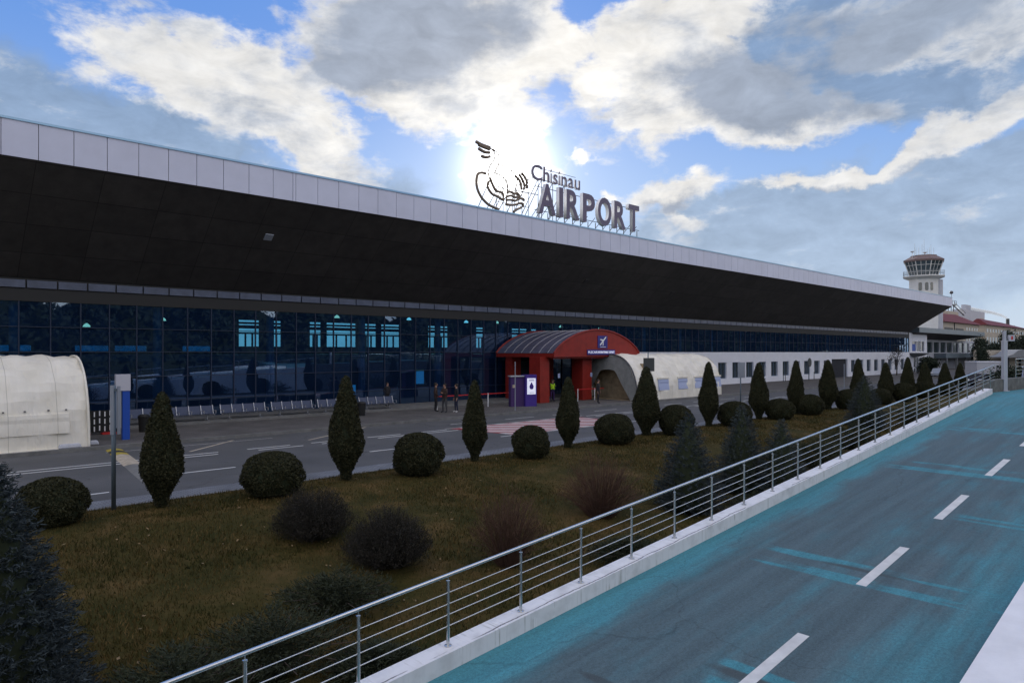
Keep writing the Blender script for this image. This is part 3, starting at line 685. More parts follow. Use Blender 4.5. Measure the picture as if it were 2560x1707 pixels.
while yy < 80: m.box(EX1-.06, EX1, yy, yy+1.36, 12.80, 14.42); yy += MOD
part(m, 'end_fascia', 'fascia')
part(MB().box(EX0, EX1-.1, EY+.31, 82, 14.30, 14.40), 'roof', 'dark_band')
# soffit: sloping plane from the fascia foot to the top of the glass wall, hipped at the right end
m = MB(); zi = 7.95; zo = 12.78
m.face([(EX0, EY+.02, zo), (EX1-.02, EY+.02, zo), (FX1, FY-.1, zi), (EX0+6, FY-.1, zi)])
m.face([(EX1-.02, EY+.02, zo), (EX1-.02, 82, zo), (FX1, 76, zi), (FX1, FY-.1, zi)])
part(m, 'soffit', 'soffit')
for x, f_ in ((17.0, .35), (46.5, .45), (60.5, .5), (78, .5), (98, .5), (118, .5)):
    y_ = EY+.02+(FY-.1-EY)*f_; z_ = zo+(zi-zo)*f_-.06
    part(MB().hexa([(x, y_, z_+.02), (x+.5, y_, z_+.02), (x+.5, y_+.35, z_-.28), (x, y_+.35, z_-.28), (x, y_, z_+.12), (x+.5, y_, z_+.12), (x+.5, y_+.35, z_-.18), (x, y_+.35, z_-.18)]), 'soffit_fixture', 'sign_grey' if x < 20 else 'bin_black')
m = MB()      # bright louvre band, dark recess below
for x in [FX0+MOD*k for k in range(138)]:
    if x+MOD < FX1: m.box(x+.04, x+MOD-.04, FY-.14, FY-.02, 7.43, 7.82)
part(m, 'louvre_band', 'clerestory')
part(MB().box(FX0, FX1, FY-.02, FY+.4, 6.74, 8.0), 'dark_recess', 'dark_band')
# curtain wall
WB = 57.5      # white base starts here
cols = [FX0+MOD*k for k in range(int((FX1-FX0)/MOD)+1)]
off = (P0-FX0) % MOD
cols = [FX0+off+MOD*k for k in range(int((FX1-FX0-off)/MOD)+1)]
rows_full = [.17, 1.30, 2.70, 4.10, 5.42, 6.74]; rows_up = [4.12, 5.42, 6.74]
m = MB()
for a, b in zip(cols, cols[1:]):
    rows = rows_full if a < WB else rows_up
    for z0, z1 in zip(rows, rows[1:]):
        t1, t2 = random.gauss(0, .0016), random.gauss(0, .0012)
        y = lambda sx, sz: FY+.05+sx*t1+sz*t2
        m.face([(a, y(-1, -1), z0), (b, y(1, -1), z0), (b, y(1, 1), z1), (a, y(-1, 1), z1)])
part(m, 'glass_wall', 'glass_tinted')
m = MB()
for a in cols:
    m.box(a-.024, a+.024, FY-.04, FY+.12, .16 if a < WB else 4.12, 6.74)
for z in rows_full[:-1]:
    m.box(FX0, WB if z < 4.05 else FX1, FY-.035, FY+.10, z-.018, z+.018)
part(m, 'mullions', 'mullion')
# white base with its windows
WINS = [(71.1, 73.05), (74.5, 76.45), (77.9, 79.85)]+[(81.35, 83.3)]+[(84.75+3.40*k, 86.7+3.40*k) for k in range(0, 7)]+[(115.8+3.42*k, 117.65+3.42*k) for k in range(8)]
DOOR = (108.1, 114.3)
WZ0, WZ1 = .86, 2.83
def wall_with_holes(x0, x1, z0, z1, holes, y0, y1):
    m = MB(); cur = x0
    for a, b, c, d in sorted(holes):
        m.box(cur, a, y0, y1, z0, z1)
        if c > z0: m.box(a, b, y0, y1, z0, c)
        if d < z1: m.box(a, b, y0, y1, d, z1)
        cur = b
    m.box(cur, x1, y0, y1, z0, z1); return m
holes = [(a, b, WZ0, WZ1) for a, b in WINS]+[(DOOR[0], DOOR[1], .05, 3.0)]
part(wall_with_holes(WB, FX1, -.2, 4.09, holes, FY-.06, FY+.35), 'white_base_wall', 'white_wall')
for a, b in WINS:
    m = MB(); xm = (a+b)/2
    for q in ((a, a+.07, WZ0, WZ1), (b-.07, b, WZ0, WZ1), (a+.07, b-.07, WZ0, WZ0+.07), (a+.07, b-.07, WZ1-.07, WZ1), (xm-.03, xm+.03, WZ0+.07, WZ1-.07)): m.box(q[0], q[1], FY+.12, FY+.18, q[2], q[3])
    f = part(m, 'window', 'win_frame')
    MB().box(a+.07, b-.07, .145, .15, WZ0+.07, WZ1-.07).build('pane', 'dark_glass', f)
part(MB().box(DOOR[0], DOOR[1], FY+.2, FY+.28, .05, 3.0), 'gate_opening', 'interior_dark')
part(MB().box(FX1-.3, FX1, FY+.36, 76, -.2, 8.0), 'end_wall', 'dark_glass')
part(MB().box(FX0, WB, 39.05, FY-.05, .10, .24), 'plinth', 'kerb')
# inside: floor, upper floor, columns, back wall with windows to the sky
part(MB().box(FX0, FX1-.4, FY+.4, 62, .1, .16), 'hall_floor', 'interior_floor')
part(MB().box(FX0, FX1-.4, 50, 61.9, 3.5, 3.9), 'gallery_floor', 'interior')
part(MB().box(FX0, FX1-.4, FY+.41, 61.9, 7.6, 7.9), 'ceiling', 'interior')
for x in [P0+MOD*.9+MOD*5*k-41.2 for k in range(0, 26)]:
    if FX0+1 < x < FX1-1: part(MB().lathe([(.24, .16), (.24, 7.6)], 14, (x, FY+.75, 0)), 'column', 'column_blue', smooth=True)
bh = []
def win_row(x0, x1, w, gap, z0, z1):
    x = x0
    while x+w <= x1: bh.append((x, x+w, z0, z1)); x += w+gap
BX = [(24.3, 26.2), (27.0, 28.3), (31.2, 32.4), (33.0, 36.3), (36.9, 38.7), (39.3, 41.6), (45.4, 48.2), (52.4, 53.8), (58.2, 60.9), (61.6, 62.6), (69.5, 71.0)]
bandz = [(4.62, 5.75), (5.9, 6.25), (6.55, 6.66), (6.84, 7.02)]
m = MB(); cur = FX0
allh = [(a, b, 'sky') for a, b in BX]
blue = []
x = -20.0
while x < 23:
    blue.append((x, x+2.4)); blue.append((x+2.75, x+5.1)); x += 7.9
allh += [(a, b, 'blue') for a, b in blue if b < 24]
for a, b, kd in sorted(allh):
    if a <= cur: continue
    m.box(cur, a, 61.9, 62.1, 0, 7.9)
    zc = 0
    for z0, z1 in (bandz if kd == 'sky' else [(4.18, 4.62)]):
        m.box(a, b, 61.9, 62.1, zc, z0); zc = z1
    m.box(a, b, 61.9, 62.1, zc, 7.9)
    if kd == 'sky':
        for q in range(1, 3): m.box(a+(b-a)*q/3-.06, a+(b-a)*q/3+.06, 61.92, 62.08, 4.62, 5.75)
    cur = b
m.box(cur, FX1-.4, 61.9, 62.1, 0, 7.9)
part(m, 'back_wall', 'interior_dark')
m = MB()
for a, b in blue:
    if b < 24: m.box(a, b, 62.12, 62.14, 4.1, 4.7)
part(m, 'blue_panes', 'glass_tinted')

# ceiling lamps inside the hall
def lamp_mb():
    m = MB(); m.lathe([(.20, 0), (.19, .06), (.13, .15), (.05, .2), (.03, .22)], 14); return m
LPX = [(25.9, 7.15-.45, 'lamp_warm', 'warm'), (32.5, 6.75, 'lamp_cool', 'greenish'), (38.6, 6.7, 'lamp_cool', 'cool white'), (42.3, 6.75, 'lamp_warm', 'yellowish'), (51.0, 6.6, 'lamp_warm', 'pale'), (57.2, 6.6, 'lamp_warm', 'small pale'), (13.6, 6.1, 'lamp_warm', 'tiny yellow'), (9.4, 5.6, 'lamp_warm', 'low yellow')]
for i, (x, z, lm, cn) in enumerate(sorted(LPX)):
    t = thing('pendant_lamp', '%s dome lamp hanging behind the blue glass wall, %s lit lamp from the left' % (cn, ORD[i]), 'lamp', (x, FY+4, z), 0, 'dome lamps hanging inside the hall')
    lamp_mb().build('shade', lm, t, smooth=True)
    MB().tube([(0, 0, .221), (0, 0, 7.6-z)], .012, 6).build('cord', 'steel_dark', t)

# ------------------------------------------------------------ roof sign
sign = thing('roof_sign', 'grey channel letters AIRPORT in English capitals standing on the roof edge', 'sign', (38.5, 38.3, 14.5))
def text_obj(s, size, ext, offset, mats, parent, x, z, sx=1.0, y=0, name='letter'):
    cu = bpy.data.curves.new(name, 'FONT'); cu.body = s; cu.size = size; cu.extrude = ext; cu.offset = offset; cu.resolution_u = 4
    cu.align_x = 'LEFT'
    ob = bpy.data.objects.new(name, cu); COL.objects.link(ob)
    dg = bpy.context.evaluated_depsgraph_get(); dg.update()
    me = bpy.data.meshes.new_from_object(ob.evaluated_get(dg)); COL.objects.unlink(ob); bpy.data.objects.remove(ob)
    for q in mats: me.materials.append(MATS[q])
    if len(mats) > 1:
        for p in me.polygons: p.material_index = 0 if abs(p.normal.z) > .5 else 1
    o = bpy.data.objects.new(name, me); COL.objects.link(o); o.parent = parent
    o.rotation_euler = (R(90), 0, 0); o.location = (x, y, z); o.scale = (sx, 1, 1)
    xs_ = [v.co.x for v in me.vertices]
    return o, (min(xs_)*sx, max(xs_)*sx)
# spacing: place each letter by its own left edge
lx = 0.32
for ch, wd in zip('AIRPORT', (1.95, .50, 1.66, 1.60, 1.86, 1.70, 1.60)):
    o, (a, b) = text_obj(ch, 3.32, .17, .085, ['letter_grey', 'letter_side'], sign, 0, .78)
    sc_ = wd/(b-a); o.scale.x = sc_; o.location.x = lx-a*sc_; lx += wd+.40
def strut(m, a, b, r=.035): m.tube([a, b], r, 6)
m = MB()
for i in range(14):
    x = .6+i*1.0; strut(m, (x, .1, 0), (x, .1, .85)); strut(m, (x, 1.6, 0), (x, .15, 1.3), .025)
for z in (1.0, 2.9): strut(m, (.3, .3, z), (14.2, .3, z), .03)
m.build('support_frame', 'steel_dark', sign)
s2 = thing('roof_sign', 'thin brown letters Chisinau raised on slanted struts above the big capitals', 'sign', (38.1, 38.3, 14.5))
lx = 0
for ch, wd in zip('Chisinau', (1.18, .68, .12, .52, .12, .66, .66, .66)):
    o, (a, b) = text_obj(ch, 1.72, .07, .012, ['letter_grey', 'letter_side'], s2, 0, 3.32)
    sc_ = wd/(b-a); o.scale.x = sc_; o.location.x = lx-a*sc_; lx += wd+.17
m = MB()
for x in (.9, 1.3, 2.6, 4.0): strut(m, (x-.7, 1.8, 0), (x, .1, 3.5), .03); strut(m, (x, .12, 0), (x, .12, 3.45), .03)
strut(m, (-1.2, .12, 3.45), (5.4, .12, 3.45), .03); strut(m, (-1.2, .12, 4.35), (5.4, .12, 4.35), .02); strut(m, (-1.5, .2, 2.2), (1.0, .2, 2.2), .03)
m.build('support_frame', 'steel_dark', s2)
# bird emblem of bent tubes; (x,z) taken from the photo at the sign's plane
def px(x, y, Y=38.3):      # zoomed photo reading -> metres in the sign plane
    X = 1140+x/4.704; Yp = 330+y/4.704; A = R(43.24); rx = (X-1280)/1706.7; rz = (880-Yp)/1706.7
    tt = Y/(math.cos(A)-rx*math.sin(A)); return ((math.sin(A)+rx*math.cos(A))*tt, 4.1+rz*tt)
em = thing('bird_emblem', 'openwork bird emblem of bent brown tubes standing left of the lettering', 'emblem', (35.0, 38.3, 14.5))
STROKES = {'head': [[(235, 115), (300, 150), (400, 185)], [(265, 150), (330, 180), (395, 205)], [(265, 195), (330, 235), (395, 245)], [(300, 285), (350, 300), (400, 290)]],
 'neck': [[(400, 190), (450, 240), (450, 320), (400, 400), (380, 480), (400, 560)], [(430, 200), (500, 270), (500, 380), (450, 480)]],
 'wing_arc': [[(350, 490), (300, 480), (255, 500), (240, 590), (255, 680), (300, 770), (370, 845), (430, 880), (500, 910)], [(385, 580), (372, 640), (400, 700), (440, 740), (490, 760), (545, 800)], [(400, 540), (430, 620), (470, 690), (530, 710), (555, 740), (555, 810)]],
 'body': [[(450, 480), (540, 520), (600, 600), (610, 690), (590, 780), (600, 860)], [(500, 380), (620, 430), (690, 500), (720, 580), (700, 680), (720, 760)]],
 'feather': [[(770, 480), (800, 520), (830, 580), (832, 665)], [(740, 500), (775, 550), (800, 610), (800, 680)], [(700, 520), (745, 570), (765, 640), (770, 680)]],
 'tail_wave': [[(600, 715), (640, 705), (690, 730), (720, 720), (755, 765)], [(600, 760), (650, 750), (700, 770), (740, 760)], [(590, 800), (650, 800), (700, 810), (745, 785), (790, 790), (800, 815)], [(585, 850), (640, 860), (700, 855), (745, 840), (790, 850), (785, 880)], [(675, 940), (720, 910), (765, 890)]]}
def smooth_path(p, n=6):
    out = []
    for i in range(len(p)-1):
        p0, p1, p2, p3 = p[max(i-1, 0)], p[i], p[i+1], p[min(i+2, len(p)-1)]
        for k in range(n):
            t = k/n; out.append(tuple(.5*((2*p1[j])+(-p0[j]+p2[j])*t+(2*p0[j]-5*p1[j]+4*p2[j]-p3[j])*t*t+(-p0[j]+3*p1[j]-3*p2[j]+p3[j])*t**3) for j in (0, 1)))
    out.append(p[-1]); return out
for nm, strokes in STROKES.items():
    m = MB()
    for st in strokes:
        q = [px(*p) for p in smooth_path(st)]; m.tube([(a-35.0, 0, b-14.5) for a, b in q], {'head': .12, 'neck': .05, 'body': .05}.get(nm, .10), 6)
    m.build(nm, 'logo_brown', em, smooth=True)
m = MB()
for x0, x1, ztop in ((33.6, 34.5, 3.8), (34.4, 35.2, 2.9), (35.0, 35.6, 3.0), (35.6, 36.2, 2.6), (36.6, 37.2, 3.2), (37.3, 37.9, 3.3), (35.3, 36.4, 4.2)):
    strut(m, (x1-35, .12, 0), (x1-35, .12, ztop), .025); strut(m, (x0-35, 1.6, 0), (x1-35, .12, ztop), .03)
for z in (1.0, 2.1, 3.2): strut(m, (-.7, .12, z), (3.0, .12, z), .02)
m.build('support_frame', 'steel_dark', em)

# ------------------------------------------------------------ entrance canopy (red arch)
cn = thing('entrance_canopy', 'red arched entrance canopy with dark ribbed barrel roof and departure sign', 'canopy', (43.8, 36.2, .15))
CW = 5.45; RISE = 1.9; ZE = 3.85
def arc(n=24, w=CW, rise=RISE, z=ZE): return [(-w+2*w*i/n, z+rise*(1-((-w+2*w*i/n)/w)**2)**.8 if abs(-w+2*w*i/n) < w else z) for i in range(n+1)]
top = arc(28)
MB().prism([(x, z) for x, z in top]+[(CW, ZE-.28), (-CW, ZE-.28)][0:2], -.12, .12).build('gable', 'red_paint', cn)
m = MB()
for i in range(len(top)-1):
    (xa, za), (xb, zb) = top[i], top[i+1]; m.face([(xa, -.16, za+.02), (xb, -.16, zb+.02), (xb, 6.6, zb+.02), (xa, 6.6, za+.02)])
m.build('barrel_roof', 'canopy_roof', cn)
m = MB()
for y in (.55, 1.5, 2.5, 3.5, 4.5, 5.5): m.tube([(x, y, z+.04) for x, z in top], .025, 6)
m.build('roof_ribs', 'canopy_rib', cn)
MB().tube([(x, 6.5, z+.03) for x, z in top], .09, 6).build('arch_edge', 'red_paint', cn); MB().tube([(x, -.14, z+.03) for x, z in top], .07, 6).build('arch_edge', 'red_paint', cn)
MB().box(-CW, -CW+.3, .125, 6.5, ZE-.3, ZE-.01).build('eave_beam', 'red_paint', cn)
MB().box(CW-.3, CW, .125, 6.5, ZE-.3, ZE-.01).build('eave_beam', 'red_paint', cn)
for x, w in ((-5.6, 1.05), (-.55, 1.15)):
    MB().box(x-w/2, x+w/2, .7, 1.9, 0, ZE-.29).build('pillar', 'red_paint', cn, bevel=.02)
for x in (-4.55, -.55): MB().box(x-.5, x+.5, 5.0, 5.8, 0, ZE-.29).build('pillar', 'red_paint', cn)
for x in (-4.0, -.05): MB().box(x-.12, x+.12, .68, .698, 1.9, 2.25).build('info_sign', 'tent_window', cn)
sg = MB().box(-.22, 1.02, -.17, -.125, ZE+.42, ZE+1.45).build('plane_sign', 'blue_sign', cn)
m = MB()
m.face([(0, -.176, ZE+.72), (.1, -.176, ZE+.62), (.82, -.176, ZE+1.28), (.86, -.176, ZE+1.38), (.74, -.176, ZE+1.36)])   # fuselage
m.face([(.02, -.178, ZE+1.12), (.10, -.178, ZE+1.18), (.55, -.178, ZE+1.12), (.40, -.178, ZE+.98)])
m.face([(.38, -.180, ZE+.96), (.52, -.180, ZE+1.08), (.46, -.180, ZE+.66), (.38, -.180, ZE+.60)])
m.box(.08, .78, -.179, -.171, ZE+.50, ZE+.54)
m.build('plane_symbol', 'white_sign', sg)
bd = MB().box(-1.55, 2.0, -.20, -.125, ZE-.12, ZE+.30).build('name_board', 'blue_sign', cn)
# the photographed board is only half legible: cut the same run of capitals
for txt, x, wd in (('PLECARI', -1.48, 1.15), ('INTERNATIONALE', -.22, 1.30), ('DEPART', 1.18, .72)):
    o, (a, b) = text_obj(txt, .27, .008, -.001, ['lit_sign'], bd, 0, ZE+.0, y=-.212, name='lettering')
    sc_ = wd/(b-a); o.scale.x = sc_; o.location.x = x-a*sc_
# lower red beam below the gable, over the doors
MB().box(-CW+.2, .9, .13, .5, ZE-.42, ZE-.302).build('beam', 'red_paint', cn)
MB().box(-4.2, -.9, 5.9, 6.1, .1, 3.2).build('door_glass', 'dark_glass', cn)

# ------------------------------------------------------------ inflatable tents
def tent_arch(w, h, n=20):
    out = []
    for i in range(n+1):
        a = math.pi*i/n; c_, s_ = math.cos(a), math.sin(a)
        out.append((-w/2*(abs(c_)**.82)*(1 if c_ > 0 else -1), h*(abs(s_)**.86)))
    return out
def barrel(length, w, h, bulge=.07, seg=None, n=26):
    m = MB(); prof = tent_arch(w, h, n); nx = 60
    def pt(i, j):
        x = length*i/nx; y, z = prof[j]; b = 1+bulge*(abs(math.sin(math.pi*x/seg))**.6-1)*.35 if seg else 1
        wob = .012*math.sin(x*5+j*.9)+.010*math.sin(x*2.3-j*1.7)
        return (x, w/2+y*(b+wob), z*(b+wob))
    for i in range(nx):
        for j in range(n): m.face([pt(i, j), pt(i+1, j), pt(i+1, j+1), pt(i, j+1)])
    return m, pt
# left tent
t1 = thing('tent', 'big off-white inflatable tunnel tent cut by the left edge of the view', 'tent', (-7.6, 33.05, .15))
m, pt = barrel(14.3, 6.0, 3.78, seg=4.8); m.build('cover', 'tent_cloth', t1, smooth=True)
MB().tube([(14.3, 3+y*1.0, z) for y, z in tent_arch(6.0, 3.78, 26)], .05, 6).build('end_hem', 'tent_cloth', t1)
m = MB(); m.prism([(0, 0)], 0, 0) if False else None
e = [(14.25, 3+y*.985, z*.985) for y, z in tent_arch(6.0, 3.78, 26)]; m.face(e); m.build('end_panel', 'tent_cloth', t1)
sb = MB(); sb.box(8.0, 13.2, -.16, .18, 0, .03); sb.build('ground_flap', 'tent_cloth', t1)
m = MB()
for z0, z1 in ((.9, 1.0),): m.box(10.6, 12.9, -.03, .05, z0, z1)
def quad_patch(x0, x1, z0, z1, name, mm, par, d=.02):
    # a flat panel hugging the side of the tent
    prof = tent_arch(6.0, 3.78, 60)
    def yat(z):
        q = min(prof[:31], key=lambda p: abs(p[1]-z)); return 3+q[0]
    o = MB(); k = 5
    for i in range(k):
        za, zb = z0+(z1-z0)*i/k, z0+(z1-z0)*(i+1)/k
        o.hexa([(x0, yat(za)-d, za), (x1, yat(za)-d, za), (x1, yat(za)+.1, za), (x0, yat(za)+.1, za), (x0, yat(zb)-d, zb), (x1, yat(zb)-d, zb), (x1, yat(zb)+.1, zb), (x0, yat(zb)+.1, zb)])
    return o.build(name, mm, par)
quad_patch(11.2, 13.6, .62, 1.42, 'window_flap', 'tent_cloth', t1, .05)
m = MB()
for x in (11.4, 12.1, 12.9, 13.5):
    for z in (1.55,): m.box(x-.03, x+.03, -.02+.12, .2, z, z+.05)
m.build('toggles', 'steel_dark', t1)
b = MB()
for x, y, a in ((6.35, 33.2, .1), (6.75, 33.55, .5), (6.0, 33.0, -.05)):
    b.hexa([(x-.42, y-.15, .152), (x+.42, y-.15, .152), (x+.42, y+.15, .152), (x-.42, y+.15, .152), (x-.36, y-.1, .33), (x+.36, y-.1, .33), (x+.36, y+.1, .33), (x-.36, y+.1, .33)])
for i in range(3):
    q = MB(); q.v = b.v[i*8:i*8+8]; q.f = [tuple(j for j in f) for f in b.f[:6]]; q.m = [0]*6
    tag(q.build('sandbag', 'sandbag', bevel=.05), 'grey white sandbag at the right corner of the left tent, %s' % ('nearest the kerb', 'furthest right', 'furthest left')[i], 'sandbag', 'sandbags holding the left tent')
# right tent
t2 = thing('tent', 'white inflatable tunnel tent with blue windows and an open arched mouth beside the red canopy', 'tent', (45.0, 33.1, .15))
m, pt = barrel(13.2, 6.0, 3.78, seg=3.3); m.build('cover', 'tent_cloth', t2, smooth=True)
MB().tube([(0, 3+y, z) for y, z in tent_arch(6.0, 3.78, 26)], .05, 6).build('end_hem', 'steel_dark', t2)
m = MB(); m.face([(13.15, 3+y*.985, z*.985) for y, z in tent_arch(6.0, 3.78, 26)]); m.build('back_panel', 'tent_cloth', t2)
# grey front wall with its opening
outer = [(3+y*.99, z*.99) for y, z in tent_arch(6.0, 3.78, 26)]
inner = []
for i in range(27):
    t_ = i/26; yy = .75+4.7*t_; zz = min(2.5, 7.5*min(t_, 1-t_)) if True else 0
    inner.append((yy, max(0, zz-.12*math.sin(t_*math.pi*2)**2)))
m = MB()
for i in range(26):
    m.face([(.05, *outer[i]), (.05, *outer[i+1]), (.02, *inner[i+1]), (.02, *inner[i])])
m.build('front_wall', 'tent_grey', t2, smooth=True)
MB().box(1.5, 1.54, .3, 5.7, 0, 3.0).build('inner_curtain', 'tent_inside', t2)
MB().box(.1, 2.6, .3, 5.7, .0, .02).build('groundsheet', 'tent_inside', t2)
for i, x in enumerate((3.1, 6.0, 8.6, 11.6)):
    w_ = quad_patch(x, x+1.45, .75, 1.65, 'tent_window', 'tent_window', t2, .02)
    quad_patch(x-.08, x+1.53, 1.67, 1.80, 'rolled_blind', 'tent_cloth', w_, .12)

# ------------------------------------------------------------ benches by the glass wall
def bench():
    t = thing('bench', '', 'bench', (8.7, 39.9, .24), 0, 'dark blue metal benches along the glass wall')
    m = MB(); m.box(-.02, 2.66, .12, .18, .28, .34); m.build('beam', 'bench_metal', t)
    for i in range(4):
        x0 = .04+i*.655
        s = MB(); s.hexa([(x0, -.12, .36), (x0+.60, -.12, .36), (x0+.60, .34, .33), (x0, .34, .33), (x0, -.12, .385), (x0+.60, -.12, .385), (x0+.60, .34, .355), (x0, .34, .355)])
        s.hexa([(x0, .345, .34), (x0+.60, .345, .34), (x0+.60, .375, .34), (x0, .375, .34), (x0, .50, .80), (x0+.60, .50, .80), (x0+.60, .53, .80), (x0, .53, .80)])
        s.build('seat', 'bench_blue', t)
    for i in range(5):
        x0 = .01+i*.655-.02
        s = MB(); s.hexa([(x0, .30, .32), (x0+.035, .30, .32), (x0+.035, .36, .32), (x0, .36, .32), (x0, .46, .84), (x0+.035, .46, .84), (x0+.035, .50, .84), (x0, .50, .84)])
        s.box(x0, x0+.035, -.1, .3, .52, .555); s.box(x0, x0+.035, -.1, -.06, .386, .52)
        s.build('armrest', 'bench_metal', t)
    for x0 in (.4, 2.2):
        s = MB(); s.box(x0, x0+.05, .12, .18, .0, .279); s.box(x0-.0, x0+.05, -.15, .45, .001, .04); s.build('leg', 'bench_metal', t)
    return t
b0 = bench(); b0['label'] = 'dark blue four-seat bench nearest the left tent, behind the blue totem'
BL = ['dark blue four-seat bench by the glass, second from the left tent', 'dark blue four-seat bench by the glass, third from the left tent', 'dark blue four-seat bench by the glass, fourth from the left tent', 'dark blue four-seat bench half hidden by the second conical tree', 'dark blue four-seat bench furthest right, beside the seated silhouettes']
for i, lb in enumerate(BL): copy_tree(b0, lb, (8.7+3.05*(i+1)-(.05 if i < 4 else .1), 39.9, .24))
def bin_(loc, lb):
    t = thing('litter_bin', lb, 'bin', loc, 0, 'black litter bins')
    MB().lathe([(.22, 0), (.26, .7), (.28, .72), (.28, .78)], 14).build('body', 'bin_black', t)
    MB().lathe([(.28, .781), (.2, .86), (.05, .88)], 14).build('lid', 'bin_black', t)
bin_((9.9, 37.2, .15), 'black litter bin left of the first conical tree'); bin_((22.3, 37.4, .15), 'black litter bin right of the second conical tree')
# totem and signs
t = thing('totem', 'blue information totem with white box on top at the pavement edge', 'totem', (8.3, 34.5, .15))
MB().box(-.02, .28, -.1, .1, 0, 2.2).build('body', 'totem_blue', t)
MB().box(-.28, .30, -.13, .13, 2.21, 2.95).build('top_box', 'totem_white', t)
MB().box(-.26, -.06, -.08, .08, .55, 2.19).build('side_panel', 'sign_grey', t)
t = thing('sign_post', 'tall grey steel post with two narrow upright sign panels at the lawn kerb', 'sign post', (4.55, 19.75, .05))
MB().tube([(0, 0, 0), (0, 0, 3.2)], .055, 10).build('pole', 'pole_steel', t, smooth=True)
MB().box(-.10, -.03, -.14, -.08, 1.95, 3.2).build('sign_panel', 'sign_grey', t); MB().box(.06, .13, -.12, -.07, 1.95, 3.18).build('sign_panel', 'sign_grey', t)
MB().box(-.03, .06, -.10, -.06, 3.05, 3.12).build('bracket', 'pole_steel', t)
t = thing('road_sign', 'dark square sign seen from behind on a thin pole beside the fifth conical tree', 'road sign', (28.9, 20.6, 0))
MB().tube([(0, 0, 0), (0, 0, 4.1)], .03, 8).build('pole', 'pole_steel', t, smooth=True); MB().box(-.46, .46, -.06, -.035, 3.12, 3.8).build('plate', 'sign_back', t)
t = thing('road_sign', 'tall narrow rectangular sign on a pole in front of the white wall windows', 'road sign', (38.9, 20.9, 0))
MB().tube([(0, 0, 0), (0, 0, 3.45)], .04, 8).build('pole', 'pole_steel', t, smooth=True); MB().box(-.42, .42, -.07, -.045, 2.52, 3.46).build('plate', 'sign_grey', t)
t = thing('road_sign', 'round dark sign disc on a pole before the white wall', 'road sign', (95.4, 41.0, .15))
MB().tube([(0, 0, 0), (0, 0, 2.9)], .06, 8).build('pole', 'pole_steel', t, smooth=True)
o = MB().lathe([(.62, -.02), (.62, .02)], 20).build('disc', 'sign_back', t); o.rotation_euler = (R(90), 0, 0); o.location = (0, -.1, 2.5)
t = thing('pole', 'thin pale pole standing behind the lawn before the dark gate opening', 'pole', (54.2, 20.6, 0)); MB().tube([(0, 0, 0), (0, 0, 3.2)], .03, 8).build('shaft', 'sign_grey', t)
t = thing('pole', 'thin pale pole with a small yellow box left of the purple booth', 'pole', (31.7, 33.4, .15)); MB().tube([(0, 0, 0), (0, 0, 3.3)], .03, 8).build('shaft', 'sign_grey', t)
MB().box(-.22, -.04, -.05, .05, 1.55, 1.75).build('box', 'paint_old', t)
# purple booth
t = thing('booth', 'purple advertising booth with a white poster beside the red pillar', 'booth', (35.2, 35.6, .15), R(-20))
MB().box(-.45, .45, -.35, .35, 0, 2.3).build('body', 'purple', t, bevel=.01)
MB().box(-1.5, -.46, -.1, .3, 0, 2.15).build('side_wall', 'cloth_purple', t); MB().box(-1.55, -.4, -.2, .35, 2.16, 2.24).build('side_roof', 'pale_grey', t)
p = MB().box(-.32, .36, -.375, -.352, .88, 2.05).build('poster', 'lit_sign', t)
m = MB(); m.lathe([(.03, .30), (.05, .26), (.05, .22), (.08, .18), (.15, .08), (.17, -.02), (.14, -.14), (.07, -.20)], 14)
m.v = [(a+.02, -.382+b*.03, c+1.45) for a, b, c in m.v]; m.box(-.2, .24, -.379, -.376, 1.86, 1.89); m.box(-.18, .22, -.379, -.376, 1.93, 1.96); m.box(-.15, .19, -.379, -.376, .98, 1.01)
m.build('bottle_emblem', 'purple', p)
# red tape barrier
def barrier(x0, x1, y, posts, label):
    t = thing('tape_barrier', label, 'barrier', (x0, y, .15))
    MB().box(0, x1-x0, -.01, .01, .90, .97).build('tape', 'tape_red', t)
    for p in posts: MB().tube([(p-x0, 0, 0), (p-x0, 0, .99)], .035, 8).build('post', 'white_sign', t)
barrier(28.0, 37.6, 37.2, (28.0, 32.6, 37.5), 'red tape on white posts left of the red pillars')
barrier(41.4, 44.8, 36.4, (43.6, 41.5), 'red tape on a white post in front of the right red pillar')
t = thing('barrier_fence', 'red based barrier with rows of short white slats beside the left tent', 'barrier', (6.9, 37.4, .15))
m = MB()
for i in range(9):
    for z in (.15, .5, .85): m.box(i*.22, i*.22+.05, 0, .03, z+(i % 2)*.04, z+.24+(i % 2)*.04)
m.build('slats', 'white_sign', t); MB().box(-.05, 1.95, .035, .06, .1, 1.15).build('panel', 'bin_black', t)
MB().box(.1, .7, -.2, .2, 0, .09).build('foot', 'tape_red', t); MB().box(1.2, 1.8, -.2, .2, 0, .09).build('foot', 'tape_red', t)
# speed bump
t = thing('speed_bump', 'black speed bump with yellow end across the near lane', 'speed bump', (7.0, 28.0, 0), R(-6))
def bump(y0, y1, mm, nm):
    m = MB(); pr = [(-.3+.6*i/8, .055*math.sin(math.pi*i/8)+.003) for i in range(9)]; m.prism(pr+[(.3, .001), (-.3, .001)], y0, y1); m.build(nm, mm, t)
for i in range(3): bump(2.4+i*.66, 2.4+(i+1)*.66-.01, 'paint_yellow' if i % 2 == 0 else 'rubber', 'segment')
for i in range(4): bump(-.6+i*.74, .13+i*.74, 'paint_old', 'segment')
bump(-5.8, -.62, 'pale_grey' if False else 'kerb', 'segment')
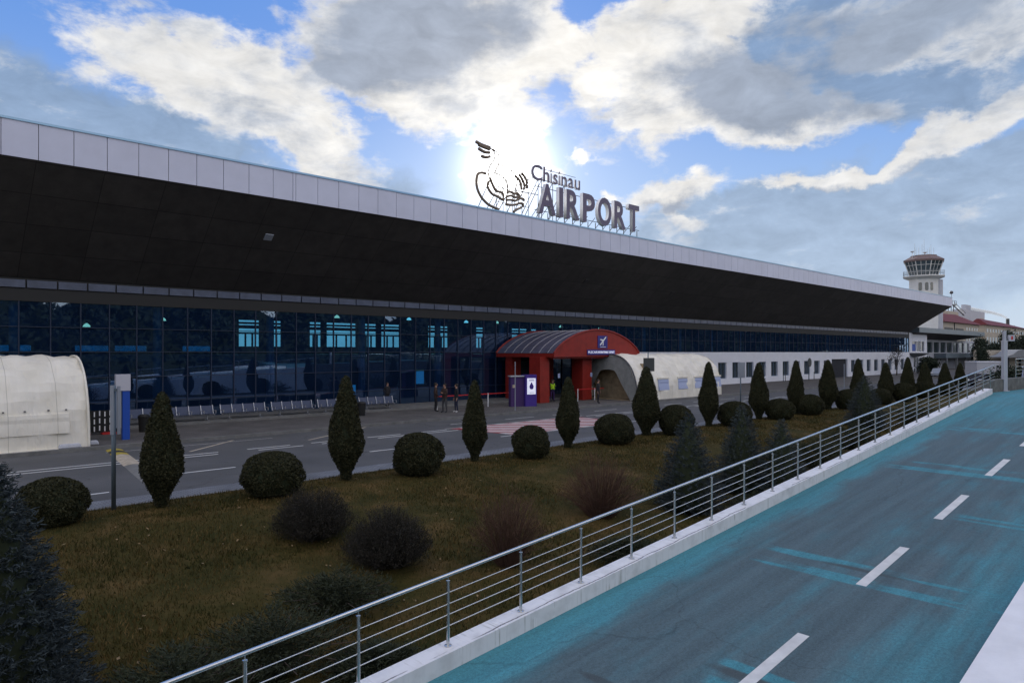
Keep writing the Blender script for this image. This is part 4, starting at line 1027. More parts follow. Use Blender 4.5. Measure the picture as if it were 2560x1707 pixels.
# information screens seen behind the glass
for x, z0, z1, w, lb in ((30.6, 1.5, 2.6, .8, 'blue poster with a yellow top behind the glass near the silhouettes'), (24.8, .9, 1.6, .6, 'small blue screen behind the glass beside the second conical tree')):
    o = MB().box(0, w, 0, .05, z0, z1).build('screen', 'poster_blue'); o.location = (x, 43.4, .15); tag(o, lb, 'screen', 'screens behind the glass')
    if w > .7: MB().box(0, w, -.01, -.002, z1-.12, z1).build('header', 'hivis', o)

# ------------------------------------------------------------ planting
def leaf_quads(P, Nrm, s, jitter=.9, flat=.5):
    n = len(P); a = rng.normal(size=(n, 3)); a = a*jitter+Nrm*flat; a /= np.linalg.norm(a, axis=1, keepdims=True)
    t = np.cross(a, rng.normal(size=(n, 3))); t /= np.linalg.norm(t, axis=1, keepdims=True); b = np.cross(a, t)
    s = s*(.6+.8*rng.random((n, 1))); v = np.empty((n, 4, 3))
    v[:, 0] = P-t*s; v[:, 1] = P+b*s*.55; v[:, 2] = P+t*s; v[:, 3] = P-b*s*.55
    return v.reshape(-1, 3)
def prof_surface(prof, n, depth=.05):
    """random points near a surface of revolution prof=[(r,z)]"""
    pr = np.array(prof); seg = np.hypot(np.diff(pr[:, 0]), np.diff(pr[:, 1])); w = seg*(pr[:-1, 0]+pr[1:, 0]+.02); w /= w.sum()
    k = rng.choice(len(seg), n, p=w); t = rng.random(n); r = pr[k, 0]*(1-t)+pr[k+1, 0]*t; z = pr[k, 1]*(1-t)+pr[k+1, 1]*t
    th = rng.random(n)*2*np.pi; lump = .05*np.sin(th*3+z*4)+.045*np.sin(th*5-z*6+1)+.03*np.sin(th*9+z*13)
    r = r*(1+lump)+rng.normal(0, depth*.5, n)
    nr = (pr[k+1, 1]-pr[k, 1]); nz = -(pr[k+1, 0]-pr[k, 0])
    N_ = np.c_[nr*np.cos(th), nr*np.sin(th), nz]; N_ /= (np.linalg.norm(N_, axis=1, keepdims=True)+1e-9)
    return np.c_[r*np.cos(th), r*np.sin(th), z], N_
def topiary_cone(v):
    t = thing('conical_tree', '', 'clipped tree', (0, 0, 0), 0, 'clipped conical evergreens along the lawn kerb')
    k = [1.0, 1.06, .95][v]
    prof = [(.13, .02), (.15, .22), (.22, .38), (.35, .62), (.46, .85), (.49, 1.1), (.46, 1.4), (.375, 1.8), (.285, 2.2), (.20, 2.55), (.13, 2.82), (.07, 2.95), (.0, 3.0)]
    prof = [(r_*k, z) for r_, z in prof]
    P, N_ = prof_surface(prof, 15000, .04)
    fast_mesh('crown', leaf_quads(P, N_, .03), 0, 'yew', t)
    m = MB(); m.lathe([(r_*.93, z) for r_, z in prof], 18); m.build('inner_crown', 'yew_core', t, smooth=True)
    MB().tube([(0, 0, -.15), (.02, 0, .5)], .055, 7, .045).build('trunk', 'bark', t)
    return t
def topiary_ball(v):
    t = thing('round_shrub', '', 'clipped shrub', (0, 0, 0), 0, 'clipped round evergreen balls along the lawn')
    f = [(1, 1), (1.03, .97), (.97, 1.03)][v]
    prof = [(.35, .02), (.60, .14), (.74, .36), (.79, .60), (.74, .88), (.60, 1.10), (.40, 1.23), (.2, 1.29), (0, 1.31)]
    prof = [(a*f[0], b*f[1]) for a, b in prof]
    P, N_ = prof_surface(prof, 15000, .045)
    fast_mesh('crown', leaf_quads(P, N_, .03), 0, 'yew', t)
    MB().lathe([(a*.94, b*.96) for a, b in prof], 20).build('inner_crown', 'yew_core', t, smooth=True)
    MB().tube([(0, 0, -.1), (0, 0, .2)], .06, 7).build('trunk', 'bark', t)
    return t
CONES = [(5.55, 19.25, 3.0, 1.0), (10.95, 19.3, 3.3, 1.0), (16.3, 19.35, 3.0, .93), (21.5, 19.4, 3.0, .97), (27.4, 19.65, 3.33, 1.18), (33.2, 19.7, 3.5, 1.12), (38.9, 19.7, 3.4, 1.1), (43.9, 19.7, 3.5, 1.0), (49.0, 19.7, 3.5, 1.22), (54.6, 19.7, 3.55, 1.05), (60.5, 19.7, 3.2, 1.1), (65.8, 19.7, 3.6, 1.15), (70.7, 19.7, 3.1, 1.2), (76.8, 19.7, 3.0, 1.2), (82.2, 19.7, 2.95, 1.1)]
cp = [topiary_cone(i) for i in range(3)]
for i, (x, y, h, w) in enumerate(CONES):
    lb = 'tall clipped conical evergreen at the lawn kerb, %s cone from the left' % ORD[i]
    sc_ = (w, w, h/3.0); a = random.random()*6
    if i < 3: cp[i].location = (x, y, gz(y)); cp[i].scale = sc_; cp[i].rotation_euler = (0, 0, a); cp[i]['label'] = lb
    else: copy_tree(cp[i % 3], lb, (x, y, gz(y)), a, (w*random.uniform(.94, 1.06), w*random.uniform(.94, 1.06), h/3.0)).rotation_euler.x = random.uniform(-.02, .02)
BALLS = [(3.1, 19.0, .9, .86), (8.3, 18.7, 1.0, .98), (13.15, 18.5, 1.04, 1.04), (18.4, 18.5, .88, .96), (23.9, 18.8, 1.03, 1.06), (28.7, 18.8, 1.05, 1.1), (34.4, 18.8, 1.1, 1.05), (39.7, 18.8, 1.0, 1.0), (44.0, 18.8, 1.0, 1.0), (50.3, 18.8, 1.1, 1.1), (56.5, 18.8, 1.0, 1.0), (61.8, 18.8, 1.1, 1.15), (67.5, 18.8, 1.1, 1.15), (73.5, 18.8, 1.0, 1.0)]
bp_ = [topiary_ball(i) for i in range(3)]
for i, (x, y, w, h) in enumerate(BALLS):
    lb = 'clipped round evergreen ball on the lawn, %s ball from the left' % ORD[i]
    sc_ = (w, w, h); a = random.random()*6
    if i < 3: bp_[i].location = (x, y, gz(y)-.02); bp_[i].scale = sc_; bp_[i].rotation_euler = (0, 0, a); bp_[i]['label'] = lb
    else: copy_tree(bp_[i % 3], lb, (x, y, gz(y)-.02), a, sc_)
def spruce(loc, h, w, label, mm='spruce', nb=26, dens=1.0):
    t = thing('spruce_tree', label, 'spruce tree', loc, random.random()*6)
    MB().tube([(0, 0, -.2), (0, 0, h*.97)], .06*h/2, 7, .01).build('trunk', 'bark', t)
    V = []; bm = MB(); lev = int(h/.115)
    for i in range(lev):
        f = i/lev; z = .12+f*(h-.15); L0 = w/2*(1-f)**.85*(1 if f > .06 else .8); k = max(4, int((nb)*(1-f*.75)))
        for j in range(k):
            a = 2*math.pi*(j+random.random()*.8)/k+i*1.7; ln = L0*(.80+.34*random.random()); zz = z+random.uniform(-.05, .05)
            d = np.array([math.cos(a), math.sin(a), 0.]); up = .18+.35*f
            npt = max(4, int(ln/.03*dens)); s = np.linspace(.12, 1, npt)[:, None]
            c = np.array([0, 0, zz])+d*ln*s+np.array([0, 0, 1])*(ln*up*(s**2)-ln*.22*s)
            for rep in range(3):
                q = c+rng.normal(0, .018, c.shape); n = len(q)
                dirn = d+rng.normal(0, .55, (n, 3)); dirn[:, 2] += .25; dirn /= np.linalg.norm(dirn, axis=1, keepdims=True)
                sd_ = np.cross(dirn, rng.normal(size=(n, 3))); sd_ /= np.linalg.norm(sd_, axis=1, keepdims=True)
                ll = .055+.03*rng.random((n, 1)); ww = .0085
                v = np.empty((n, 4, 3)); v[:, 0] = q-sd_*ww; v[:, 1] = q+sd_*ww; v[:, 2] = q+dirn*ll+sd_*ww*.5; v[:, 3] = q+dirn*ll-sd_*ww*.5; V.append(v.reshape(-1, 3))
    fast_mesh('needles', np.concatenate(V), 0, mm, t)
    # dark boughs inside
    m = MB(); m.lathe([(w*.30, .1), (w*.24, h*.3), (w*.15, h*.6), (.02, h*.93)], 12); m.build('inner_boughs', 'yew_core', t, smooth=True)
    return t
spruce((1.15, 10.6, gz(10.6)), 3.5, 2.35, 'large blue spruce filling the left edge of the lawn', dens=1.25, nb=40)
spruce((17.9, 11.3, gz(11.3)), 3.0, 2.3, 'blue grey spruce behind the middle of the railing', dens=1.0)
spruce((21.5, 11.5, gz(11.5)), 3.0, 2.2, 'dark spruce with the taller tip of the pair behind the railing', 'spruce_dark')
spruce((22.1, 10.4, gz(10.4)), 2.65, 2.2, 'broad dark spruce of the pair, nearer the railing', 'spruce_dark')
spruce((42.0, 14.8, gz(14.8)), 3.1, 2.6, 'green spruce with spiky leading shoots before the gate opening', 'spruce_dark')
def shrub(loc, w, h, label, mm, kind='barberry', n=900):
    t = thing('shrub', label, 'shrub', loc, 0)
    m = MB(); V = []
    for i in range(n):
        a = random.random()*2*math.pi; rr = math.sqrt(random.random()); top_z = h*math.sqrt(max(.06, 1-(rr*.93)**2))*random.uniform(.55, 1.02)
        b_ = Vector((math.cos(a)*rr*w*.12, math.sin(a)*rr*w*.12, 0)); e_ = Vector((math.cos(a)*rr*w*.5, math.sin(a)*rr*w*.5, top_z))
        mid = b_.lerp(e_, .5)+Vector((random.gauss(0, .05), random.gauss(0, .05), -.05*h if kind == 'barberry' else .08*h))
        r0 = .007 if kind == 'bare' else .005
        m.tube([b_, mid, e_], r0, 3, .0025, cap=False)
        for q in range(3 if kind == 'bare' else 2):
            u = mid.lerp(e_, random.random()); dd = (e_-mid).normalized()*.6+Vector((random.gauss(0, .5), random.gauss(0, .5), random.random()*.5)); m.tube([u, u+dd*random.uniform(.1, .28)], .0035, 3, .002, cap=False)
        if kind == 'barberry':
            k = 22; tt = np.random.default_rng(i).random((k, 1))**.5; c0 = np.array(mid)*(1-tt)+np.array(e_)*tt; V.append(c0+rng.normal(0, .035, (k, 3)))
    m.build('twigs', 'twig_red' if kind == 'bare' else 'barberry', t)
    if V:
        P = np.concatenate(V); fast_mesh('leaves', leaf_quads(P, np.zeros_like(P), .016), 0, mm, t)
    return t
def gp(x, y): return (x, y, gz(y)-.02)
shrub(gp(7.6, 14.9), 1.95, 1.25, 'dark purple brown round shrub left of its twin on the lawn', 'barberry', n=800)
shrub(gp(8.15, 12.6), 2.0, 1.35, 'larger dark purple brown shrub, right one of the pair on the lawn', 'barberry', n=850)
shrub(gp(10.4, 11.2), 1.9, 1.9, 'leafless reddish shrub with upright twigs behind the railing, left one', 'twig_red', 'bare', 330)
shrub(gp(15.0, 12.3), 2.6, 1.95, 'wide leafless reddish shrub with fanning twigs behind the railing, right one', 'twig_red', 'bare', 450)
def juniper(loc, w, h, label, seed=0):
    t = thing('juniper_bush', label, 'juniper', loc, random.random()*6); V = []
    for i in range(170):
        a = random.random()*2*math.pi; rr = random.random()**.6; L_ = w*.5*rr
        d = np.array([math.cos(a), math.sin(a), 0.]); k = 60; s = rng.random((k, 1))
        c_ = d*L_*s+np.array([0, 0, 1])*(h*(1-rr*.55)*np.sin(s*1.9)*random.uniform(.6, 1.05)); c_ += rng.normal(0, .045, c_.shape)
        V.append(c_)
    P = np.concatenate(V); n = len(P)
    rad = P*[1, 1, 0]; rad /= np.linalg.norm(rad, axis=1, keepdims=True)+1e-6; dirn = rad+rng.normal(0, .5, P.shape); dirn[:, 2] += .6; dirn /= np.linalg.norm(dirn, axis=1, keepdims=True)
    sd_ = np.cross(dirn, rng.normal(size=P.shape)); sd_ /= np.linalg.norm(sd_, axis=1, keepdims=True); ll = .07; ww = .010
    v = np.empty((n, 4, 3)); v[:, 0] = P-sd_*ww; v[:, 1] = P+sd_*ww; v[:, 2] = P+dirn*ll+sd_*.003; v[:, 3] = P+dirn*ll-sd_*.003
    fast_mesh('foliage', v.reshape(-1, 3), 0, 'juniper', t)
    m = MB()
    for i in range(12):
        a = i*.52; m.tube([(0, 0, 0), (math.cos(a)*w*.2, math.sin(a)*w*.2, h*.45), (math.cos(a)*w*.4, math.sin(a)*w*.4, h*.5)], .012, 5, .005)
    m.build('branches', 'bark', t)
juniper(gp(2.9, 9.5), 3.0, 1.15, 'low dark spreading juniper at the bottom left corner of the lawn')
juniper(gp(4.4, 9.9), 3.0, 1.1, 'low dark spreading juniper at the bottom, second from the left')
juniper(gp(6.2, 11.2), 2.5, .85, 'low dark spreading juniper below the purple shrubs')
juniper(gp(5.6, 9.0), 1.8, .55, 'low dark spreading juniper close under the near railing')
juniper(gp(12.8, 9.6), 2.2, .75, 'low dark juniper under the railing between the two leafless shrubs')
juniper(gp(19.2, 9.6), 2.6, .9, 'low dark juniper under the railing beside the blue grey spruce')
juniper(gp(27.5, 11.5), 3.6, 1.5, 'broad dark juniper right of the spruce pair')
juniper(gp(33.5, 12.5), 3.6, 1.5, 'broad dark juniper behind the upper railing')
juniper(gp(45.5, 13.5), 4.4, 1.9, 'broad dark juniper furthest right behind the railing')

def leafy_tree(loc, w, h, trunk, label, mm='tree_dark', n=7000, size=.16, name='tree', cone=False):
    t = thing(name, label, 'tree', loc, 0)
    m = MB(); m.tube([(0, 0, -.2), (.05*w, 0, trunk+h*.3)], .03*h+.03, 7, .04)
    C = []
    for i in range(26):
        a = random.random()*6.283; f = random.random(); r_ = w*.38*math.sqrt(random.random())*((1-f*.9) if cone else math.sin(math.pi*(.15+.75*f))**.7)
        c_ = Vector((math.cos(a)*r_, math.sin(a)*r_, trunk+h*(.08+.86*f))); C.append(c_)
        if i < 9: m.tube([(0, 0, trunk*.8+h*.1*random.random()), c_*.9+Vector((0, 0, trunk*.1))], .025*h*.4, 5, .01)
    m.build('trunk', 'bark', t)
    P = np.concatenate([np.array(c_)+rng.normal(0, 1, (n//26, 3))*np.array([w*.10, w*.10, h*.075]) for c_ in C])
    fast_mesh('crown', leaf_quads(P, np.zeros_like(P), size), 0, mm, t)
    return t

# ------------------------------------------------------------ far buildings
FB = lambda x, y: (x, y, 0)
an = thing('annex_building', 'low white annex with glazed upper floor and grey canopy roof at the terminal end', 'building', (157.7, 47, 0))
def ap(m, nm, mm, **k):
    m.v = [(a-157.7, b-47, c) for a, b, c in m.v]; return m.build(nm, mm, an, **k)
BY = 44.4; X0 = 149.2
ap(wall_with_holes(X0, X0+11.3, 3.601, 7.9, [(X0+1.8, X0+9.5, 4.25, 6.25)], BY, BY+.3), 'front_block', 'white_wall')
ap(wall_with_holes(X0, X0+11.3, 0, 3.6, [(X0+2.7, X0+8.4, .02, 3.05)], BY, BY+.3), 'ground_floor_wall', 'white_wall')
ap(MB().box(X0, X0+.3, BY+.31, 50, 0, 7.9), 'side_wall', 'white_wall')
f = ap(MB().box(X0+1.8, X0+9.5, BY+.2, BY+.25, 4.25, 6.25), 'window', 'dark_glass')
o_ = X0-157.7; b_ = BY-47
m = MB(); [m.box(o_+x, o_+x+.18, b_+.1, b_+.19, 4.25, 6.25) for x in (4.4, 4.9, 6.3, 7.4)]; m.build('frame', 'white_wall', f)
MB().box(o_+2.2, o_+4.3, b_+.12, b_+.19, 4.35, 5.7).build('blue_blind', 'totem_blue', f)
f = ap(MB().box(X0+2.7, X0+8.4, BY+.2, BY+.25, .02, 3.05), 'door', 'dark_glass')
m = MB(); [m.box(o_+x, o_+x+.2, b_+.1, b_+.19, .02, 3.05) for x in (2.7, 4.4, 6.2, 8.2)]; m.box(o_+2.9, o_+8.2, b_+.11, b_+.185, .9, 1.05); m.build('frame', 'white_wall', f)
m = MB(); m.lathe([(.1, -.7), (1.4, -.45), (2.4, -.05), (2.5, .1), (2.5, .2)], 20, (X0+2.5, BY-.2, 3.75)); ap(m, 'awning', 'grey_wall')
wn = [(171.2+5.1*k, 171.2+5.1*k+4.1, 4.0, 6.35) for k in range(8)]
ap(wall_with_holes(169.71, 211.5, 0, 6.9, wn, 47.4, 47.7), 'wing_wall', 'pale_grey')
for a, b, c, d in wn: ap(MB().box(a, b, 47.6, 47.65, c, d), 'window', 'tower_glass')
ap(MB().box(176.5, 212.5, 45.0, 47.38, 2.75, 3.8), 'porch_roof', 'metal_roof')
m = MB()
for x in (178, 186, 194, 202, 210): m.box(x-.2, x+.2, 45.1, 45.5, 0, 2.75)
ap(m, 'porch_posts', 'grey_wall')
m = MB(); m.box(150.6, 201.5, 43.0, 60, 8.0, 9.0); ap(m, 'canopy_fascia', 'metal_roof')
m = MB(); m.hexa([(153, 47.2, 6.9), (193, 47.2, 6.9), (193, 60, 6.9), (153, 60, 6.9), (150.7, 43.1, 7.99), (201.4, 43.1, 7.99), (201.4, 60, 7.99), (150.7, 60, 7.99)]); ap(m, 'canopy_soffit', 'soffit')
ap(MB().box(157.9, 211.4, 47.8, 60, 0, 6.85), 'core', 'pale_grey')

# control tower
TX, TY = 200.0, 56.1
tw = thing('control_tower', 'white airport control tower with glazed octagonal cab and antennas', 'control tower', (TX, TY, .45), R(15)); tw.scale = (.891, .891, .891)
hx = lambda r, z0, z1, r1=None, n=8: MB().lathe([(r, z0), (r1 or r, z1)], n, ph=math.pi/8)
hx(3.95, -2, 25.2).build('shaft', 'tower_white', tw)
MB().lathe([(1.7, -2), (1.7, 25.1)], 12, (1.2, -3.1, 0)).build('stair_column', 'pale_grey', tw)
cpos = lambda r_, i: (r_*math.cos(math.pi/8+i*math.pi/4), r_*math.sin(math.pi/8+i*math.pi/4))
for face in (4, 5):
    for k_ in (-.8, .8):
        for zc in (23.0, 16.5):
            if face == 5 and k_ > 0: continue
            m = MB(); m.box(-.42, .42, -.06, .06, -.95, .95); m.box(-.3, .3, -.07, .05, .951, 1.15); m.box(-.3, .3, -.07, .05, -1.15, -.951)
            o = m.build('window', 'tower_glass', tw); a = face*math.pi/4+math.pi/4*0; rr = 3.95*math.cos(math.pi/8)+.03
            o.location = (rr*math.cos(a)-k_*math.sin(a), rr*math.sin(a)+k_*math.cos(a), zc); o.rotation_euler = (0, 0, a+math.pi/2)
g_ = hx(4.0, 25.2, 25.9, 5.6).build('gallery', 'tower_white', tw)
hx(5.65, 25.91, 26.2).build('gallery_edge', 'tower_white', g_)
m = MB()
for z in (26.7, 27.15, 27.6): m.tube([(*cpos(5.55, i), z) for i in range(9)], .045, 5)
for i in range(40):
    a = 2*math.pi*i/40; rr = 5.55*math.cos(math.pi/8)/math.cos(((a-math.pi/8) % (math.pi/4))-math.pi/8); m.tube([(rr*math.cos(a), rr*math.sin(a), 26.2), (rr*math.cos(a), rr*math.sin(a), 27.6)], .03, 4)
m.build('gallery_rail', 'tower_rail', tw)
MB().lathe([(3.75, 26.21), (5.15, 30.3)], 8, ph=math.pi/8).build('cab_glass', 'tower_glass', tw)
m = MB()
for i in range(8):
    for f_ in (0, .34, .67):
        p = lambda r_, z: tuple(Vector((*cpos(r_, i), z)).lerp(Vector((*cpos(r_, i+1), z)), f_))
        m.tube([p(3.79, 26.2), p(5.19, 30.3)], .065 if f_ else .12, 5)
for z, r_ in ((29.2, 4.83), (27.4, 4.20)): m.tube([(*cpos(r_, i), z) for i in range(9)], .06, 5)
m.build('cab_frame', 'tower_white', tw)
MB().lathe([(5.45, 30.3), (5.55, 30.8), (3.6, 31.9), (3.5, 32.2)], 8, ph=math.pi/8).build('roof', 'tower_roof', tw)
for i, (x, y, h) in enumerate(((-2.9, 2.2, 3.4), (-2.2, 1.9, 2.2), (-1.4, 1.2, 2.4), (-.3, .4, 3.4), (.2, -.1, 4.8), (1.1, -.9, 2.0), (1.7, -1.4, 2.6), (2.3, -1.8, 3.6), (3.0, -2.5, 2.6))):
    m = MB(); m.tube([(x, y, 31.9), (x, y, 32.2+h)], .055, 5, .03); m.box(x-.2, x+.2, y-.04, y+.04, 32.2+h*.55, 32.3+h*.55); m.build('antenna', 'tower_rail', tw)
for x, y in ((-3.4, 2.8), (.5, -.3)):
    m = MB(); m.lathe([(.1, 0), (.4, .15), (.55, .4)], 10, (x, y, 32.9)); m.tube([(x, y, 31.3), (x, y, 33.0)], .07, 5); m.build('dish', 'tower_white', tw)
# red roofed buildings
rb = thing('office_building', 'cream building with dark red hipped roof right of the control tower', 'building', (216, 56, 0))
MB().box(0, 38.5, 0, 4, 0, 12.55).build('wall', 'beige', rb)
m = MB(); m.hexa([(-.6, -.8, 12.56), (39.5, -.8, 12.56), (39.5, 4.8, 12.56), (-.6, 4.8, 12.56), (0, 1.6, 15.0), (20, 1.6, 15.2), (20, 2.6, 15.2), (0, 2.6, 15.0)]); m.build('roof', 'roof_red', rb)
for k in range(5):
    MB().box(24+k*2.9, 25.5+k*2.9, -.06, .02, 10.6, 11.5).build('window', 'dark_glass', rb); MB().box(24+k*2.9, 25.5+k*2.9, -.06, .02, 6.6, 9.4).build('window', 'tower_glass', rb)
for a, b in ((2, 10), (13, 21)): MB().box(a, b, -.1, .02, 10.4, 11.0).build('louvre', 'sign_back', rb)
MB().box(11.3, 11.6, -.2, -.001, 0, 12.5).build('downpipe', 'sign_back', rb)
sbx = thing('stair_block', 'white square rooftop block with vents between the two red roofs', 'building', (270, 64, 0))
MB().box(0, 29.5, 0, 3, 0, 18.7).build('wall', 'pale_grey', sbx); MB().box(22.5, 28, -.05, .02, 13.2, 16.4).build('emblem_panel', 'beige', sbx)
MB().box(23.5, 28, -.05, .02, 8.2, 10.6).build('window', 'dark_glass', sbx)
for k in range(4): MB().lathe([(.75, 18.71), (.75, 20.6)], 8, (7.5+k*2.1, 1.5, 0)).build('vent', 'pale_grey', sbx)
md = thing('radar_mast', 'steel rooftop mast with round dish and slanted ladder beside the roof corner', 'mast', (243, 60, 0))
MB().box(-6, 5.5, 0, 2, 0, 16.6).build('tower_base', 'beige', md)
m = MB(); m.box(-2.6, 4.6, .3, 1.7, 18.6, 18.9); [m.tube([(q, .3, 18.9), (q, .3, 20.0)], .06, 4) for q in (-2.5, 0, 2.4, 4.5)]; m.tube([(-2.5, .3, 20.0), (4.5, .3, 20.0)], .06, 4)
for q in (-1.5, 1.5, 4): m.tube([(q, 1, 16.5), (q, 1, 18.6)], .12, 5)
m.build('platform', 'steel_dark', md)
m = MB(); m.tube([(4.0, 1, 18.7), (16, 1, 16.0)], .18, 5); m.tube([(4.6, 1, 19.8), (18, 1, 16.8)], .08, 5); [m.tube([(4.4+q*1.3, 1, 18.6-q*.3), (5+q*1.4, 1, 19.7-q*.31)], .06, 4) for q in range(9)]; m.build('ladder', 'steel_dark', md)
m = MB(); m.lathe([(.1, -.5), (.42, -.35), (.55, 0), (.42, .35), (.1, .5)], 12, (1.8, 1, 22.6)); m.tube([(1.8, 1, 20), (1.8, 1, 22.2)], .06, 5); m.build('dish', 'steel_dark', md, smooth=True)
lb_ = thing('long_building', 'long cream building with red roof and rows of small windows at the far right', 'building', (263, 56, 0))
MB().box(0, 58, 0, 4, 0, 12.9).build('wall', 'beige', lb_)
m = MB(); m.hexa([(-.6, -.8, 12.91), (60, -.8, 12.91), (60, 4.8, 12.91), (-.6, 4.8, 12.91), (0, 1.8, 15.0), (30, 1.8, 14.6), (30, 2.4, 14.6), (0, 2.4, 15.0)]); m.build('roof', 'roof_red', lb_)
for k in range(15):
    MB().box(1.5+k*3.8, 3.5+k*3.8, -.06, .02, 10.6, 11.7).build('window', 'dark_glass', lb_)
    MB().box(1.5+k*3.8, 3.5+k*3.8, -.06, .02, 5.6, 9.0).build('window', 'tower_glass', lb_)
fb = thing('far_building', 'flat roofed beige block beyond the red roof at the right edge', 'building', (322, 57, 0))
MB().box(0, 120, 0, 5, 0, 12.9).build('wall', 'beige', fb); MB().box(-.5, 120.5, -.6, 5.5, 12.91, 13.3).build('roof', 'grey_wall', fb)
for k in range(18): MB().box(3+k*6, 6.5+k*6, -.06, .02, 7, 10.5).build('window', 'dark_glass', fb)
ch = thing('chimney', 'thin dark chimney behind the long red roof with a white plume', 'chimney', (620, 118, 0)); MB().lathe([(1.6, 0), (1.1, 29)], 10).build('stack', 'sign_back', ch)
def plume():
    m, n, L, b, out = node_mat('plume'); m.node_tree.nodes.remove(b)
    v = n('ShaderNodeVolumePrincipled'); v.inputs['Density'].default_value = .5; v.inputs['Color'].default_value = (.95, .95, .95, 1); v.inputs['Anisotropy'].default_value = .3
    L.new(v.outputs[0], out.inputs['Volume']); MATS['plume'] = m
    q = MB(); q.tube([(0, 0, 0), (-3, 3, 2.2), (-8, 8, 4.4), (-14, 14, 5.8), (-20, 20, 7.4)], .8, 10, 1.6)
    o = q.build('smoke_plume', 'plume', smooth=True); o.location = (620, 118, 29.2); struct(o, 'stuff'); tag(o, 'thin white smoke plume drifting from the far chimney', 'smoke')
plume()
# retaining walls, kiosk, van near the ramp head
o = MB().box(0, 38, 0, .6, 0, 4.45).build('retaining_wall', 'beige'); o.location = (135.8, 30, 0); tag(o, 'plain beige wall behind the white post below the dark trees', 'wall')
cnp = thing('walkway_canopy', 'dark curved canopy on posts at the right edge beyond the railing', 'canopy', (140, 27, 0))
m = MB(); pr = [(0, 3.3), (6, 3.7), (10, 4.4), (14, 4.55), (46, 4.55), (46, 3.15), (0, 3.15)]; m.prism(pr, 0, 2.5); m.build('roof', 'grey_wall', cnp)
for x in (8, 18, 28, 38): MB().box(x, x+.4, 1, 1.4, 0, 3.14).build('post', 'bin_black', cnp)
ks = thing('kiosk', 'pale lilac kiosk box with two dark windows behind the white post', 'kiosk', (99.2, 22.0, 0), R(-43.24))
MB().box(0, 3.45, 0, 2.2, .0, 2.85).build('body', 'pale_grey', ks); MB().box(-.05, 3.5, -.05, 2.25, 2.86, 2.95).build('roof', 'white_wall', ks)
for a, b in ((1.9, 2.4), (2.75, 3.1)): MB().box(a, b, -.06, .02, 1.25, 1.6).build('window', 'dark_glass', ks)
def van(loc, rz, label, body, name='parked_van', L_=5.2, Hh=2.3, grp=None):
    t = thing(name, label, 'van' if Hh > 2 else 'car', loc, rz, grp); W = 1.9
    if Hh > 2: pr = [(0, .35), (0, 1.05), (.35, 1.2), (1.2, Hh-.1), (1.5, Hh), (L_-.1, Hh), (L_, Hh-.2), (L_, .35)]
    else: pr = [(0, .35), (.02, .75), (.3, .85), (1.2, .95), (1.9, Hh-.05), (2.3, Hh), (3.5, Hh), (4.1, 1.0), (L_-.05, .9), (L_, .35)]
    MB().prism(pr, -W/2, W/2).build('body', body, t, bevel=.06)
    y = -W/2-.004
    gl = [(1.25, 1.3, Hh-.2), (2.3, 1.3, Hh-.2), (3.4, 1.3, Hh-.2)] if Hh > 2 else [(1.75, .95, Hh-.12), (2.75, .95, Hh-.12)]
    for x0, a, b in gl: MB().box(x0+.0, x0+.95, y-.006, y+.0, a, b).build('side_window', 'dark_glass', t); MB().box(x0, x0+.95, -y, -y+.006, a, b).build('side_window', 'dark_glass', t)
    for x0 in (.9, L_-.95):
        for yy in (-W/2+.1, W/2-.1):
            w_ = MB().lathe([(.33, -.11), (.33, .11)], 16).build('wheel', 'rubber', t); w_.rotation_euler = (R(90), 0, 0); w_.location = (x0, yy, .33)
            MB().lathe([(.19, -.115), (.19, .115)], 12).build('rim', 'pole_steel', w_)
    MB().box(-.015, .0, -.75, -.45, .7, .88).build('headlight', 'white_sign', t); MB().box(-.015, 0, .45, .75, .7, .88).build('headlight', 'white_sign', t)
van((100.5, 15.5, .06), R(25), 'white van parked behind the wall railing at the right edge', 'white_wall')
van((96, 21.6, 0), R(3), 'dark parked car with pale windscreen edge left of the lilac kiosk', 'cloth_dark', 'parked_car', 4.4, 1.45, 'cars parked by the kiosk')
van((124, 33.0, 0), R(3), 'grey parked car in front of the annex porch', 'sign_grey', 'parked_car', 4.4, 1.45, 'cars parked by the kiosk')
o = MB().box(-.6, .6, -.03, .03, .2, 2.3).build('banner_sign', 'tent_window'); o.location = (84, 14.6, .06); o.rotation_euler = (R(8), 0, R(-30)); tag(o, 'narrow blue and white flag banner right of the white post', 'banner')
MB().box(.2, .6, -.034, -.0305, .2, 2.3).build('white_half', 'white_sign', o)
# dark trees right
leafy_tree((190, 41, 0), 5.0, 6.6, .5, 'dark evergreen left of the white post before the cream building', n=5000, size=.2)
leafy_tree((199, 41, 0), 4.5, 5.6, .4, 'low dark evergreen beside the white post', n=4000, size=.2)
leafy_tree((205, 39.0, 0), 6.5, 9.0, .5, 'tall dark conifer right of the white post', n=6000, size=.22, cone=True)
leafy_tree((212, 37, 0), 7, 7.6, .5, 'round dark tree at the right edge above the beige wall', n=6000, size=.22)
leafy_tree((225, 37.4, 0), 7, 8, .5, 'dark tree cut by the right edge of the view', n=5000, size=.24)
leafy_tree((121, 26.2, 0), 3.0, 4.4, .3, 'small dark cone shaped tree against the beige wall', n=4000, size=.12, cone=True)
leafy_tree((128, 40, .1), 3.2, 3.2, 1.6, 'small bare crowned tree in front of the annex corner', mm='barberry', n=1500, size=.07, name='young_tree')
leafy_tree((138, 38, .1), 4, 2.6, .3, 'dark bushy hedge tree in front of the annex porch', n=5000, size=.2)
hd = leafy_tree((100, 18.2, 0), 6, 2.2, .1, 'dark bush right behind the last conical trees', n=4000, size=.14)
